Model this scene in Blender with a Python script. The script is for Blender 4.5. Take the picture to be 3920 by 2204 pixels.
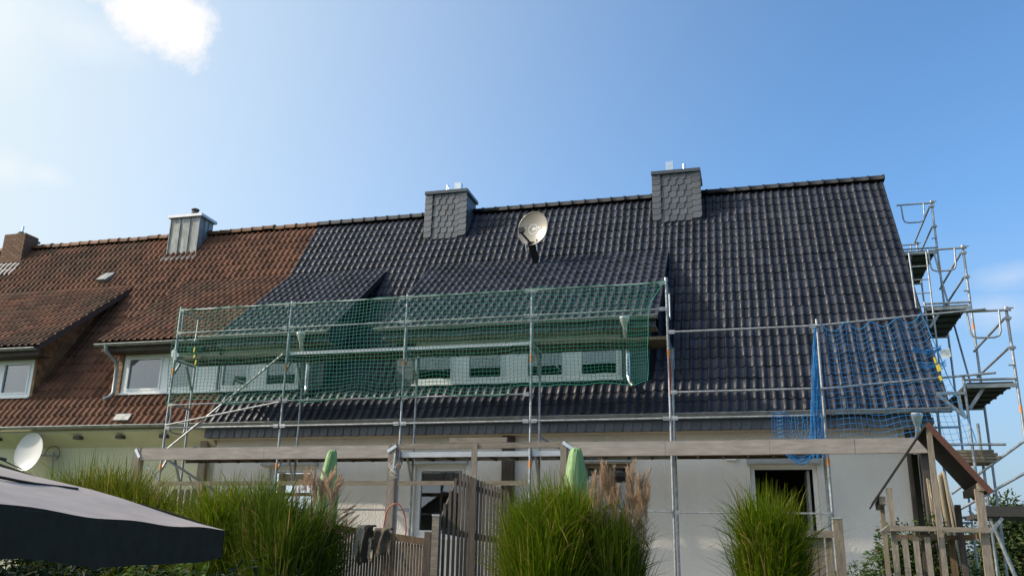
import bpy, bmesh, math, random
import numpy as np
from mathutils import Vector, Matrix
R = math.radians
PI = math.pi
random.seed(7)
rng = np.random.default_rng(7)
S = bpy.context.scene
for o in list(bpy.data.objects):
    bpy.data.objects.remove(o)
COL = S.collection

# ------------------------------------------------------------------ camera
FPX, W0, H0 = 3379.5, 3920.0, 2204.0
CAM = Vector((0, 0, 1.6))
BR = Vector((0.9664, 0.2563, 0.0182)); BU = Vector((0.0564, -0.2812, 0.9580)); BF = Vector((-0.2507, 0.9248, 0.2862))
BF.normalize(); BR = (BR - BF * BR.dot(BF)).normalized(); BU = BR.cross(BF)
cam_d = bpy.data.cameras.new('camera'); cam = bpy.data.objects.new('camera', cam_d); COL.objects.link(cam)
M = Matrix((BR, BU, -BF)).transposed().to_4x4(); M.translation = CAM
cam.matrix_world = M
cam_d.sensor_width = 36; cam_d.lens = 36 * FPX / W0; cam_d.clip_start = 0.05; cam_d.clip_end = 2000
S.camera = cam
def at(px, py, Y):
    """world point on the plane y=Y seen at a pixel of the photograph (used to read off real positions)"""
    d = BR * ((px - W0 / 2) / FPX) - BU * ((py - H0 / 2) / FPX) + BF
    return CAM + d * (Y / d.y)

# ------------------------------------------------------------------ sky, sun, exposure
SUN_TO = Vector((-.8127, -.2254, .5373)).normalized()
EL = math.asin(SUN_TO.z); AZ = math.atan2(SUN_TO.x, SUN_TO.y)
wd = bpy.data.worlds.new('World'); S.world = wd; wd.use_nodes = True
def setup_world():
    nt = wd.node_tree; N = nt.nodes; L = nt.links; N.clear()
    out = N.new('ShaderNodeOutputWorld'); bg = N.new('ShaderNodeBackground'); bg.inputs[1].default_value = 0.12
    sky = N.new('ShaderNodeTexSky'); sky.sky_type = 'NISHITA'; sky.sun_disc = False
    sky.sun_elevation = EL; sky.sun_rotation = AZ % (2 * PI); sky.air_density = 1.0; sky.dust_density = 1.6; sky.ozone_density = 3.5
    tc = N.new('ShaderNodeTexCoord')
    nrm = N.new('ShaderNodeVectorMath'); nrm.operation = 'NORMALIZE'; L.new(tc.outputs['Generated'], nrm.inputs[0])
    V = nrm.outputs[0]
    def m(op, a, b=None, clamp=False):
        n = N.new('ShaderNodeMath'); n.operation = op; n.use_clamp = clamp
        for i, x in enumerate((a, b)):
            if x is None: continue
            if isinstance(x, (int, float)): n.inputs[i].default_value = x
            else: L.new(x, n.inputs[i])
        return n.outputs[0]
    def dot(vec):
        n = N.new('ShaderNodeVectorMath'); n.operation = 'DOT_PRODUCT'; L.new(V, n.inputs[0]); n.inputs[1].default_value = vec
        return n.outputs['Value']
    def mix(f, a, b):
        n = N.new('ShaderNodeMix'); n.data_type = 'RGBA'; n.clamp_factor = True
        L.new(f, n.inputs[0])
        for i, x in ((6, a), (7, b)):
            if isinstance(x, tuple): n.inputs[i].default_value = x
            else: L.new(x, n.inputs[i])
        return n.outputs[2]
    # thin haze that whitens the air towards the sun's side of the sky
    sh = Vector((SUN_TO.x, SUN_TO.y, 0.1)).normalized()
    hz = m('POWER', m('MULTIPLY', m('ADD', dot(sh), 0.40), 1.053, True), 2.0)
    sc = N.new('ShaderNodeVectorMath'); sc.operation = 'MULTIPLY'; L.new(sky.outputs[0], sc.inputs[0]); sc.inputs[1].default_value = (0.876, 1.168, 1.30)
    low = m('SUBTRACT', 1.0, m('MULTIPLY', dot(Vector((0, 0, 1))), 2.9), True)          # haze over the horizon
    col = mix(m('MULTIPLY', low, .92), sc.outputs[0], (2.15, 2.65, 3.3, 1))
    col = mix(hz, col, (4.12, 4.72, 5.08, 1))
    glow = m('MULTIPLY', m('POWER', m('MAXIMUM', m('SUBTRACT', dot(SUN_TO), .62), 0.0), 2.0), 90.0)   # aureole round the sun
    gl = N.new('ShaderNodeVectorMath'); gl.operation = 'SCALE'; gl.inputs[0].default_value = (1.0, .95, .85); L.new(glow, gl.inputs['Scale'])
    ad = N.new('ShaderNodeVectorMath'); ad.operation = 'ADD'; L.new(col, ad.inputs[0]); L.new(gl.outputs[0], ad.inputs[1]); col = ad.outputs[0]
    # clouds
    noi = N.new('ShaderNodeTexNoise'); noi.inputs['Scale'].default_value = 12; noi.inputs['Detail'].default_value = 9; noi.inputs['Roughness'].default_value = 0.7
    L.new(V, noi.inputs['Vector'])
    def cloud(px, py, hw, hh, soft, amt, rot=0.0, nz=1.6):
        c = (BR * ((px - W0 / 2) / FPX) - BU * ((py - H0 / 2) / FPX) + BF).normalized()
        r = Vector((0, 0, 1)).cross(c); r = -r.normalized(); u = r.cross(c); u.normalize()
        r, u = r * math.cos(rot) + u * math.sin(rot), u * math.cos(rot) - r * math.sin(rot)
        dc = dot(c)
        a = m('DIVIDE', dot(r), hw); b = m('DIVIDE', dot(u), hh)
        d = m('SQRT', m('ADD', m('MULTIPLY', a, a), m('MULTIPLY', b, b)))
        den = m('ADD', m('SUBTRACT', 1.0, d), m('MULTIPLY', m('SUBTRACT', noi.outputs[0], 0.5), nz))
        den = m('MULTIPLY', den, soft, True)
        return m('MULTIPLY', m('MULTIPLY', den, m('GREATER_THAN', dc, 0.2)), amt)
    tot = cloud(570, 50, .080, .038, 2.0, 1.0, -.15, 2.3)
    for args in ((330, 130, .07, .035, 1.0, .35), (10, 640, .035, .022, 1.0, .32), (170, 670, .03, .014, 1.0, .35), (3860, 1060, .05, .018, 1.0, .28), (3800, 1190, .055, .022, 1.0, .26), (20, 100, .06, .07, .8, .3)):
        tot = m('MAXIMUM', tot, cloud(*args))
    col = mix(tot, col, (5.5, 5.4, 5.4, 1))
    L.new(col, bg.inputs[0]); L.new(bg.outputs[0], out.inputs[0])
setup_world()
sun_d = bpy.data.lights.new('sun', 'SUN'); sun_d.energy = 2.9; sun_d.angle = R(0.55); sun_d.color = (1, .90, .74)
sun = bpy.data.objects.new('sun', sun_d); COL.objects.link(sun); sun.rotation_euler = SUN_TO.to_track_quat('Z', 'Y').to_euler(); sun.location = (-40, -10, 40)
S.render.engine = 'CYCLES'
S.cycles.max_bounces = 8; S.cycles.transparent_max_bounces = 24; S.cycles.caustics_reflective = False; S.cycles.caustics_refractive = False
S.view_settings.view_transform = 'Standard'; S.view_settings.look = 'None'; S.view_settings.exposure = 0.65; S.view_settings.gamma = 1.0; S.view_settings.use_curve_mapping = False
S.render.resolution_x = 1024; S.render.resolution_y = 575

# ------------------------------------------------------------------ materials
def mat(name, base=(.5, .5, .5), rough=.6, metal=0.0, spec=.5, var=0.0, scale=8.0, col2=None, bump=0.0, bscale=40.0, stretch=None, tone=0.0, translucent=0.0, thresh=None, bdist=.01, coat=0.0):
    m = bpy.data.materials.new(name); m.use_nodes = True
    nt = m.node_tree; N = nt.nodes; L = nt.links; b = N['Principled BSDF']
    b.inputs['Roughness'].default_value = rough; b.inputs['Metallic'].default_value = metal; b.inputs['Specular IOR Level'].default_value = spec
    b.inputs['Coat Weight'].default_value = coat; b.inputs['Coat Roughness'].default_value = .25
    b.inputs['Base Color'].default_value = (*base, 1)
    tc = N.new('ShaderNodeTexCoord'); src = tc.outputs['Object']
    if stretch:
        mp = N.new('ShaderNodeMapping'); mp.inputs['Scale'].default_value = stretch; L.new(src, mp.inputs[0]); src = mp.outputs[0]
    colsock = None
    if col2 is not None or var:
        n = N.new('ShaderNodeTexNoise'); n.inputs['Scale'].default_value = scale; n.inputs['Detail'].default_value = 6; n.inputs['Roughness'].default_value = .65
        L.new(src, n.inputs['Vector'])
        r = N.new('ShaderNodeValToRGB'); lo, hi = thresh or (.35, .68)
        r.color_ramp.elements[0].position = lo; r.color_ramp.elements[1].position = hi
        c2 = col2 or tuple(min(1, c * (1 + var)) for c in base); c1 = base if col2 else tuple(c * (1 - var) for c in base)
        r.color_ramp.elements[0].color = (*c1, 1); r.color_ramp.elements[1].color = (*c2, 1)
        L.new(n.outputs[0], r.inputs[0]); colsock = r.outputs[0]
    if tone:
        a = N.new('ShaderNodeAttribute'); a.attribute_name = 'tone'
        oi = N.new('ShaderNodeObjectInfo')
        ad = N.new('ShaderNodeMath'); ad.operation = 'ADD'; L.new(a.outputs['Fac'], ad.inputs[0]); L.new(oi.outputs['Random'], ad.inputs[1])
        fr = N.new('ShaderNodeMath'); fr.operation = 'FRACT'; L.new(ad.outputs[0], fr.inputs[0])
        mr = N.new('ShaderNodeMapRange'); mr.inputs['To Min'].default_value = 1 - tone; mr.inputs['To Max'].default_value = 1 + tone; L.new(fr.outputs[0], mr.inputs[0])
        mx = N.new('ShaderNodeVectorMath'); mx.operation = 'SCALE'
        if colsock: L.new(colsock, mx.inputs[0])
        else: mx.inputs[0].default_value = base
        L.new(mr.outputs[0], mx.inputs['Scale']); colsock = mx.outputs[0]
    if colsock: L.new(colsock, b.inputs['Base Color'])
    if bump:
        n2 = N.new('ShaderNodeTexNoise'); n2.inputs['Scale'].default_value = bscale; n2.inputs['Detail'].default_value = 4
        L.new(src, n2.inputs['Vector'])
        bp = N.new('ShaderNodeBump'); bp.inputs['Strength'].default_value = bump; bp.inputs['Distance'].default_value = bdist
        L.new(n2.outputs[0], bp.inputs['Height']); L.new(bp.outputs[0], b.inputs['Normal'])
    if translucent:
        out = N['Material Output']; tr = N.new('ShaderNodeBsdfTranslucent'); ms = N.new('ShaderNodeMixShader'); ms.inputs[0].default_value = translucent
        if colsock: L.new(colsock, tr.inputs[0])
        else: tr.inputs[0].default_value = (*base, 1)
        L.new(b.outputs[0], ms.inputs[1]); L.new(tr.outputs[0], ms.inputs[2]); L.new(ms.outputs[0], out.inputs[0])
    return m
def blades_mat(name, c_a, c_b, c_dry, trans=.35):
    """leaf colour runs from one species tone to another blade by blade; a few blades have dried"""
    m = bpy.data.materials.new(name); m.use_nodes = True
    nt = m.node_tree; N = nt.nodes; L = nt.links; b = N['Principled BSDF']; b.inputs['Roughness'].default_value = .6; b.inputs['Specular IOR Level'].default_value = .12
    a = N.new('ShaderNodeAttribute'); a.attribute_name = 'tone'
    r = N.new('ShaderNodeValToRGB'); e = r.color_ramp.elements
    e[0].position = 0; e[0].color = (*c_a, 1); e[1].position = .78; e[1].color = (*c_b, 1)
    x = e.new(.93); x.color = (*c_dry, 1)
    L.new(a.outputs['Fac'], r.inputs[0]); L.new(r.outputs[0], b.inputs['Base Color'])
    tr = N.new('ShaderNodeBsdfTranslucent'); ms = N.new('ShaderNodeMixShader'); ms.inputs[0].default_value = trans
    L.new(r.outputs[0], tr.inputs[0]); L.new(b.outputs[0], ms.inputs[1]); L.new(tr.outputs[0], ms.inputs[2]); L.new(ms.outputs[0], N['Material Output'].inputs[0])
    return m
def glass_mat():
    m = bpy.data.materials.new('window_glass'); m.use_nodes = True
    nt = m.node_tree; N = nt.nodes; L = nt.links; N.remove(N['Principled BSDF'])
    t = N.new('ShaderNodeBsdfTransparent'); t.inputs[0].default_value = (.96, .97, .97, 1)
    g = N.new('ShaderNodeBsdfGlossy'); g.inputs['Roughness'].default_value = .015; g.inputs[0].default_value = (.95, .97, 1, 1)
    f = N.new('ShaderNodeFresnel'); f.inputs[0].default_value = 2.4
    ms = N.new('ShaderNodeMixShader'); L.new(f.outputs[0], ms.inputs[0]); L.new(t.outputs[0], ms.inputs[1]); L.new(g.outputs[0], ms.inputs[2]); L.new(ms.outputs[0], N['Material Output'].inputs[0])
    return m
X = {}
X['dark_tile'] = mat('anthracite_tile', (.022, .024, .034), .40, spec=.22, col2=(.036, .036, .046), scale=.9, tone=.34, bump=.12, bscale=60)
X['dark_ridge'] = mat('anthracite_ridge_tile', (.014, .016, .022), .6, spec=.15, tone=.2, var=.15)
X['red_tile'] = mat('weathered_clay_tile', (.155, .064, .036), .75, spec=.2, col2=(.088, .050, .028), scale=.9, tone=.34, bump=.3, bscale=45, thresh=(.38, .62))
X['red_new'] = mat('clay_tile', (.17, .055, .04), .6, spec=.3, tone=.3, var=.25)
X['slate'] = mat('slate', (.095, .102, .115), .5, spec=.5, tone=.22, var=.15, scale=14, bump=.25, bscale=35)
X['slate_metal'] = mat('dark_sheet_metal', (.075, .085, .10), .45, spec=.5, var=.12)
X['brown_shingle'] = mat('brown_shingle', (.24, .135, .06), .7, tone=.3, var=.2)
X['underlay'] = mat('roof_underlay', (.02, .02, .02), .9)
X['zinc_new'] = mat('bright_zinc', (.72, .74, .76), .28, metal=1.0, var=.12, scale=10, bump=.08, bscale=18)
X['zinc_dull'] = mat('dull_zinc', (.34, .35, .34), .5, metal=.55, var=.22, scale=7)
X['zinc_old'] = mat('weathered_zinc', (.19, .20, .19), .55, metal=.25, col2=(.36, .37, .37), scale=3.0, stretch=(4, 4, 1), thresh=(.42, .66))
X['lead'] = mat('lead_flashing', (.20, .20, .21), .55, metal=.3, var=.3, scale=10, bump=.5, bscale=14)
X['steel'] = mat('galvanised_steel', (.37, .38, .39), .5, metal=.6, var=.3, scale=14, bump=.1, bscale=50)
X['alu'] = mat('aluminium', (.52, .53, .55), .42, metal=.6, var=.1)
X['deck_wood'] = mat('scaffold_plywood', (.11, .085, .05), .75, var=.35, scale=6, stretch=(1, 6, 6))
X['deck_dark'] = mat('dark_plywood', (.055, .05, .045), .8, var=.3, scale=6, stretch=(6, 1, 6))
X['old_board'] = mat('weathered_board', (.22, .18, .13), .8, var=.35, scale=5, stretch=(1, 9, 9), bump=.3, bscale=30)
X['orange_tape'] = mat('orange_marking', (.70, .26, .06), .6, var=.15)
X['red_paint'] = mat('red_paint', (.42, .05, .035), .5, var=.15)
X['yellow'] = mat('yellow_strap', (.80, .62, .05), .6)
X['white_tag'] = mat('white_tag', (.78, .78, .76), .6, var=.06)
X['plaster'] = mat('roughcast_plaster', (.80, .75, .69), .9, spec=.2, var=.06, scale=.9, stretch=(1.2, 1.2, .6), bump=1.0, bscale=26, bdist=.014)
X['plaster_green'] = mat('greenish_plaster', (.66, .62, .43), .9, spec=.2, var=.06, scale=1.6, stretch=(1.2, 1.2, .7), bump=.6, bscale=40, bdist=.006)
X['soffit'] = mat('soffit_board', (.42, .36, .27), .8, var=.08)
X['dark_wood'] = mat('dark_brown_wood', (.065, .048, .038), .7, var=.25, scale=4, stretch=(8, 8, 1))
X['trim_brown'] = mat('brown_trim', (.24, .19, .145), .7, var=.2, scale=4, stretch=(8, 8, 1))
X['white_frame'] = mat('white_upvc', (.86, .86, .84), .35, var=.03)
X['curtain'] = mat('net_curtain', (.90, .88, .90), .9, var=.06, scale=6, stretch=(9, 1, .4), translucent=.3)
X['blind'] = mat('window_blind', (.66, .66, .66), .7)
X['shutter_grey'] = mat('shutter_box', (.36, .37, .36), .45, var=.06)
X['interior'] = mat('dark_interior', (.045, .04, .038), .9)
X['glass'] = glass_mat()
X['beam_paint'] = mat('painted_beam', (.36, .31, .27), .7, spec=.3, var=.2, scale=3, stretch=(1, 6, 6), bump=.12, bscale=30)
X['grey_wood'] = mat('weathered_grey_wood', (.26, .215, .175), .8, spec=.25, var=.3, scale=4, stretch=(9, 9, 1.2), bump=.4, bscale=22)
X['rail_wood'] = mat('weathered_rail_wood', (.25, .21, .17), .8, spec=.25, var=.28, scale=4, stretch=(1.2, 9, 9), bump=.4, bscale=22)
X['fence_wood'] = mat('brown_grey_fence_wood', (.105, .083, .070), .8, spec=.25, var=.3, scale=4, stretch=(9, 9, 1.2), bump=.3, bscale=22)
X['fence_brown'] = mat('brown_fence_wood', (.17, .115, .07), .8, spec=.25, var=.35, scale=4, stretch=(9, 9, 1.2), bump=.3, bscale=22)
X['batten'] = mat('fresh_batten', (.50, .41, .29), .75, tone=.38, var=.15, scale=5, stretch=(9, 9, 1))
X['rust'] = mat('rusty_sheet', (.12, .045, .028), .75, col2=(.09, .04, .028), scale=5, bump=.3)
X['roof_felt'] = mat('dark_roof_sheet', (.045, .035, .03), .8, var=.3)
X['dish_grey'] = mat('beige_grey_dish', (.24, .215, .185), .26, metal=.35, spec=.5)
X['dish_white'] = mat('white_dish', (.60, .585, .56), .3, metal=.0, spec=.5)
X['dark_metal'] = mat('dark_metal', (.035, .035, .038), .45, metal=.3)
X['logo'] = mat('white_print', (.8, .8, .8), .6)
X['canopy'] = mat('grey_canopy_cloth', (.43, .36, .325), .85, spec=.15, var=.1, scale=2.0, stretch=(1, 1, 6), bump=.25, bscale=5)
X['canopy_dark'] = mat('shaded_valance_and_seam', (.046, .039, .030), .9, spec=.1, var=.15, bump=.2, bscale=9)  # grey cloth like the canopy; the valance's unlit side is put into the colour
X['cover_green'] = mat('green_cover_cloth', (.27, .42, .18), .6, var=.16, scale=6, bump=.5, bscale=9, bdist=.03, translucent=.25)
X['net_green'] = mat('green_net_cord', (.004, .20, .125), .6)
X['net_blue'] = mat('blue_net_cord', (.016, .21, .52), .6)
X['hose'] = mat('orange_red_hose', (.42, .09, .05), .45)
X['hide'] = mat('brown_cream_hide', (.045, .030, .022), .95, col2=(.46, .37, .27), scale=5.5, stretch=(1.3, 1, .45), thresh=(.50, .53), bump=.8, bscale=60)
X['shag'] = mat('shaggy_cloth', (.11, .085, .06), .95, var=.5, scale=12, bump=.9, bscale=60)
X['grass'] = blades_mat('miscanthus_leaf', (.045, .105, .004), (.150, .195, .006), (.36, .26, .08), .45)
X['grass_dark'] = blades_mat('miscanthus_leaf_dark', (.034, .080, .006), (.105, .145, .009), (.30, .21, .08), .42)
X['grass_olive'] = blades_mat('olive_reed_leaf', (.060, .105, .006), (.17, .185, .010), (.38, .28, .10), .45)
X['plume'] = mat('tan_plume', (.52, .37, .25), .9, tone=.25, translucent=.35)
X['plume_red'] = mat('reddish_plume', (.30, .13, .10), .9, tone=.25, translucent=.35)
X['leaf'] = blades_mat('shrub_leaf', (.030, .070, .018), (.075, .12, .03), (.22, .14, .05), .25)
X['leaf_hedge'] = blades_mat('shade_dark_hedge_leaf', (.012, .024, .010), (.022, .036, .014), (.03, .03, .015), .1)  # leaves darkened to stand for the shade below the canopy
X['leaf_light'] = blades_mat('light_shrub_leaf', (.07, .13, .03), (.14, .20, .05), (.25, .20, .07), .35)
X['leaf_far'] = blades_mat('far_tree_leaf', (.040, .070, .022), (.075, .10, .032), (.12, .11, .05), .25)
X['bark'] = mat('bark', (.09, .07, .05), .9, var=.3, bump=.5)
X['brick'] = mat('brown_brick', (.20, .105, .062), .85, tone=.22, var=.2, scale=20)
X['mortar'] = mat('mortar', (.16, .14, .12), .9)
X['pot'] = mat('clay_flue_pot', (.10, .085, .07), .8, var=.2)
X['paving'] = mat('terrace_bounce_paving', (.46, .43, .38), .85, var=.12, scale=3)
X['lawn'] = mat('lawn', (.045, .075, .02), .95, col2=(.075, .10, .03), scale=1.5)

# ------------------------------------------------------------------ mesh helpers
class MB:
    def __init__(s): s.v = []; s.f = []; s.sm = []; s.tone = None
    def add(s, vs, fs, smooth=False):
        b = len(s.v); s.v += [tuple(v) for v in vs]; s.f += [tuple(b + i for i in f) for f in fs]; s.sm += [smooth] * len(fs); return s
    def hexa(s, p):
        return s.add(p, [(0, 3, 2, 1), (4, 5, 6, 7), (0, 1, 5, 4), (1, 2, 6, 5), (2, 3, 7, 6), (3, 0, 4, 7)])
    def box(s, x0, x1, y0, y1, z0, z1):
        return s.hexa([(x0, y0, z0), (x1, y0, z0), (x1, y1, z0), (x0, y1, z0), (x0, y0, z1), (x1, y0, z1), (x1, y1, z1), (x0, y1, z1)])
    def bar(s, a, b, w, h, up=(0, 0, 1)):
        a = Vector(a); b = Vector(b); d = (b - a).normalized(); u = Vector(up)
        if abs(d.dot(u)) > .95: u = Vector((0, 1, 0))
        x = d.cross(u).normalized(); u = x.cross(d).normalized(); x *= w / 2; u *= h / 2
        return s.hexa([a - x - u, a + x - u, a + x + u, a - x + u, b - x - u, b + x - u, b + x + u, b - x + u])
    def tube(s, pts, r, n=8, cap=True, rs=None):
        pts = [Vector(p) for p in pts]; k = len(pts); vs = []; fs = []
        ref = None
        for i, p in enumerate(pts):
            d = ((pts[min(i + 1, k - 1)] - pts[max(i - 1, 0)])).normalized()
            if ref is None:
                ref = Vector((0, 0, 1)) if abs(d.z) < .9 else Vector((1, 0, 0))
            x = d.cross(ref).normalized(); y = x.cross(d).normalized(); ref = y
            rr = rs[i] if rs else r
            for j in range(n):
                t = 2 * PI * j / n; vs.append(p + x * (rr * math.cos(t)) + y * (rr * math.sin(t)))
        for i in range(k - 1):
            for j in range(n):
                j2 = (j + 1) % n; fs.append((i * n + j, i * n + j2, (i + 1) * n + j2, (i + 1) * n + j))
        s.add(vs, fs, True)
        if cap and n > 3:
            s.add(vs[:n], [tuple(range(n - 1, -1, -1))]); s.add(vs[-n:], [tuple(range(n))])
        return s
    def lathe(s, prof, n, mtx=None, smooth=True):
        vs = []; fs = []
        for (r, z) in prof:
            for j in range(n):
                t = 2 * PI * j / n; v = Vector((r * math.cos(t), r * math.sin(t), z)); vs.append(mtx @ v if mtx else v)
        for i in range(len(prof) - 1):
            for j in range(n):
                j2 = (j + 1) % n; fs.append((i * n + j, i * n + j2, (i + 1) * n + j2, (i + 1) * n + j))
        return s.add(vs, fs, smooth)
    def prism(s, poly, off):
        """closed polygon of points extruded by a vector"""
        n = len(poly); off = Vector(off); a = [Vector(p) for p in poly]; b = [p + off for p in a]
        return s.add(a + b, [tuple(range(n)), tuple(range(2 * n - 1, n - 1, -1))] + [(i, i + n, (i + 1) % n + n, (i + 1) % n) for i in range(n)])
    def mesh(s, name, m):
        me = bpy.data.meshes.new(name); me.from_pydata(s.v, [], s.f); me.materials.append(m)
        me.polygons.foreach_set('use_smooth', s.sm)
        if s.tone is not None:
            a = me.attributes.new('tone', 'FLOAT', 'POINT'); a.data.foreach_set('value', np.asarray(s.tone, dtype=np.float32))
        me.update(); return me
    def build(s, name, m, parent=None, kind=None, label=None):
        """links ONE object; the collected points are world points"""
        me = s.mesh(name, X[m] if isinstance(m, str) else m)
        bm = bmesh.new(); bm.from_mesh(me)
        if len(bm.faces) < 60000: bmesh.ops.recalc_face_normals(bm, faces=bm.faces)
        bm.to_mesh(me); bm.free()
        o = bpy.data.objects.new(name, me); COL.objects.link(o)
        if parent is not None:
            me.transform(Matrix.Translation(-wloc(parent))); o.parent = parent
        if kind: o['kind'] = kind
        if label: o['label'] = label
        return o
def wloc(o):
    v = Vector((0, 0, 0))
    while o is not None: v = v + o.location; o = o.parent
    return v
def thing(name, label, cat, loc=(0, 0, 0), group=None):
    o = bpy.data.objects.new(name, None); COL.objects.link(o); o.location = loc; o.empty_display_size = .2
    o['label'] = label; o['category'] = cat
    if group: o['group'] = group
    return o
def tag(o, label, cat, group=None):
    o['label'] = label; o['category'] = cat
    if group: o['group'] = group
    return o
def link(name, me, parent, loc, rot=(0, 0, 0)):
    o = bpy.data.objects.new(name, me); COL.objects.link(o); o.parent = parent; o.location = Vector(loc) - wloc(parent); o.rotation_euler = rot; return o
def seen(P):
    d = Vector(P) - CAM; z = d.dot(BF)
    if z <= 0: return None
    return (W0 / 2 + FPX * d.dot(BR) / z, H0 / 2 - FPX * d.dot(BU) / z, z)

# ------------------------------------------------------------------ ground
def ground():
    vs = []; fs = []; xs = [-300, -60, -30, -20, -12, -6, 0, 6, 12, 30, 60, 300]; ys = [-200, -40, -10, 0, 4, 8, 12, 16, 24, 40, 90, 400]
    for y in ys:
        for x in xs: vs.append((x, y, 0.0))
    n = len(xs)
    for j in range(len(ys) - 1):
        for i in range(n - 1): fs.append((j * n + i, j * n + i + 1, (j + 1) * n + i + 1, (j + 1) * n + i))
    MB().add(vs, fs).build('ground', 'lawn', kind='structure')
ground()
MB().add([(-13, 13.4, .004), (3.4, 13.4, .004), (3.4, 17.3, .004), (-13, 17.3, .004)], [(0, 1, 2, 3)]).build('terrace', 'paving', kind='structure')  # unseen pale sheet, added to bounce sunlight up onto the wall

# ------------------------------------------------------------------ roofs of tiles
TW, TR, TL = .343, .295, .335
class Plane:
    def __init__(s, y0, z0, deg): s.y0 = y0; s.z0 = z0; s.t = R(deg); s.c = math.cos(s.t); s.s = math.sin(s.t)
    def p(s, x, d, h=0.0): return Vector((x, s.y0 + d * s.c - h * s.s, s.z0 + d * s.s + h * s.c))
MAIN = Plane(16.768, 4.165, 54.73)
DORM = Plane(16.80, 6.075, 37.8)
RIDGE_Y, RIDGE_Z = 21.085, 10.28
def tile_mesh(roll, height, power, per=6):
    us = []; hs = []
    for k in range(2):
        for j in range(per):
            t = j / per; us.append((k + t) * TW / 2); hs.append(height * math.sin(PI * t / roll) ** power if t < roll else -.004 * math.sin(PI * (t - roll) / (1 - roll)))
    us += [TW, TW + .014]; hs += [-.001, height * math.sin(PI * .08 / roll) ** power - .006]; n = len(us); b = MB(); lift = .030
    rows = ((TL, .003), (.012, lift), (-.001, lift - .012))      # surface, then the rounded front edge
    top = [(us[i], v, hs[i] + dz) for v, dz in rows for i in range(n)]
    b.add(top, [(k * n + n + i, k * n + n + i + 1, k * n + i + 1, k * n + i) for k in range(2) for i in range(n - 1)], True)
    lip = [(us[i], -.001, hs[i] + lift - .012) for i in range(n)] + [(us[i], .005, hs[i] * .8 + .001) for i in range(n)]
    b.add(lip, [(n + i, n + i + 1, i + 1, i) for i in range(n - 1)])
    return b
def lay_tiles(cells, tb, m, parent_of, rest_parent, limit=300):
    """cells: (plane, x, s); the largest in view become objects, the others one joined part"""
    sc = []
    for c in cells:
        P = c[0].p(c[1] + TW / 2, c[2] + TR / 2); q = seen(P)
        v = -1e9
        if q:
            d = CAM - P; n = Vector((0, -c[0].s, c[0].c)); v = n.dot(d.normalized()) / d.length_squared
            if not (-20 < q[0] < W0 + 20 and 0 < q[1] < H0): v -= 10
            if c[0] is MAIN and c[2] < .8 : v *= .98
        sc.append(v)
    order = np.argsort(-np.array(sc)); me = tb.mesh('tile', X[m]); base = np.array(tb.v); nf = len(tb.v)
    vs = []; fs = []; sm = []; tone = []
    for rank, i in enumerate(order):
        pl, x, s = cells[i]; jx = rng.normal(0, .004); jh = abs(rng.normal(0, .003)); jr = rng.normal(0, .008); js = rng.normal(0, .007)
        if rank < limit:
            link('tile', me, parent_of(pl), pl.p(x + jx, s + js, jh), (pl.t + jr * .6, 0, jr))
        else:
            a = base.copy(); a[:, 0] += jx; ca, sa = math.cos(jr), math.sin(jr)
            xx = a[:, 0] * ca - a[:, 1] * sa; yy = a[:, 0] * sa + a[:, 1] * ca; zz = a[:, 2] + jh
            w = np.empty_like(a); w[:, 0] = x + xx; w[:, 1] = pl.y0 + (s + js + yy) * pl.c - zz * pl.s; w[:, 2] = pl.z0 + (s + js + yy) * pl.s + zz * pl.c
            b = len(vs) * nf; vs.append(w); fs += [tuple(b + k for k in f) for f in tb.f]; sm += tb.sm; tone += [float(rng.random())] * nf
    b = MB(); b.v = [tuple(r) for r in np.concatenate(vs)]; b.f = fs; b.sm = sm; b.tone = tone
    me2 = b.mesh('tile_field', X[m]); me2.transform(Matrix.Translation(-wloc(rest_parent)))
    o = bpy.data.objects.new('tile_field', me2); COL.objects.link(o); o.parent = rest_parent; o['kind'] = 'stuff'
def in_any(x, s, holes):
    return any(a < x + TW / 2 < b and s0 < s + .05 < s1 for a, b, s0, s1 in holes)

def slab(pl, x0, x1, s0, s1, h0, h1):
    p = pl.p
    return [p(x0, s0, h0), p(x1, s0, h0), p(x1, s1, h0), p(x0, s1, h0), p(x0, s0, h1), p(x1, s0, h1), p(x1, s1, h1), p(x0, s1, h1)]

def gutter(parent, name, x0, x1, y, z, r, m, brackets=0, dx=.75, bm=None):
    """half round gutter hung along the eave, rim at height z"""
    b = MB(); n = 9; vs = []; fs = []
    for x in (x0, x1):
        for k in range(n): t = PI * k / (n - 1); vs.append((x, y - r * math.cos(t), z - r * math.sin(t)))
    fs = [(k, k + 1, n + k + 1, n + k) for k in range(n - 1)]
    b.add(vs, fs, True)
    vs2 = [(v[0], y + (v[1] - y) * .93, z + (v[2] - z) * .93) for v in vs]; b.add(vs2, [tuple(reversed(f)) for f in fs], True)
    b.tube([(x0, y - r, z), (x1, y - r, z)], .011, 6)
    for x in (x0, x1):
        b.add([(x, y - r * math.cos(PI * k / (n - 1)), z - r * math.sin(PI * k / (n - 1))) for k in range(n)], [tuple(range(n))])
    g = b.build(name, m, parent)
    k = 0
    while brackets and x0 + .3 + k * dx < x1:
        x = x0 + .3 + k * dx; bb = MB()
        pts = [(x, y - (r + .006) * math.cos(PI * j / 8), z - (r + .006) * math.sin(PI * j / 8)) for j in range(9)]
        for i in range(8): bb.bar(pts[i], pts[i + 1], .028, .006, up=(0, 0, 1) if 1 < i < 6 else (0, 1, 0))
        bb.build('gutter_bracket', bm or m, g); k += 1
    return g

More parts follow.
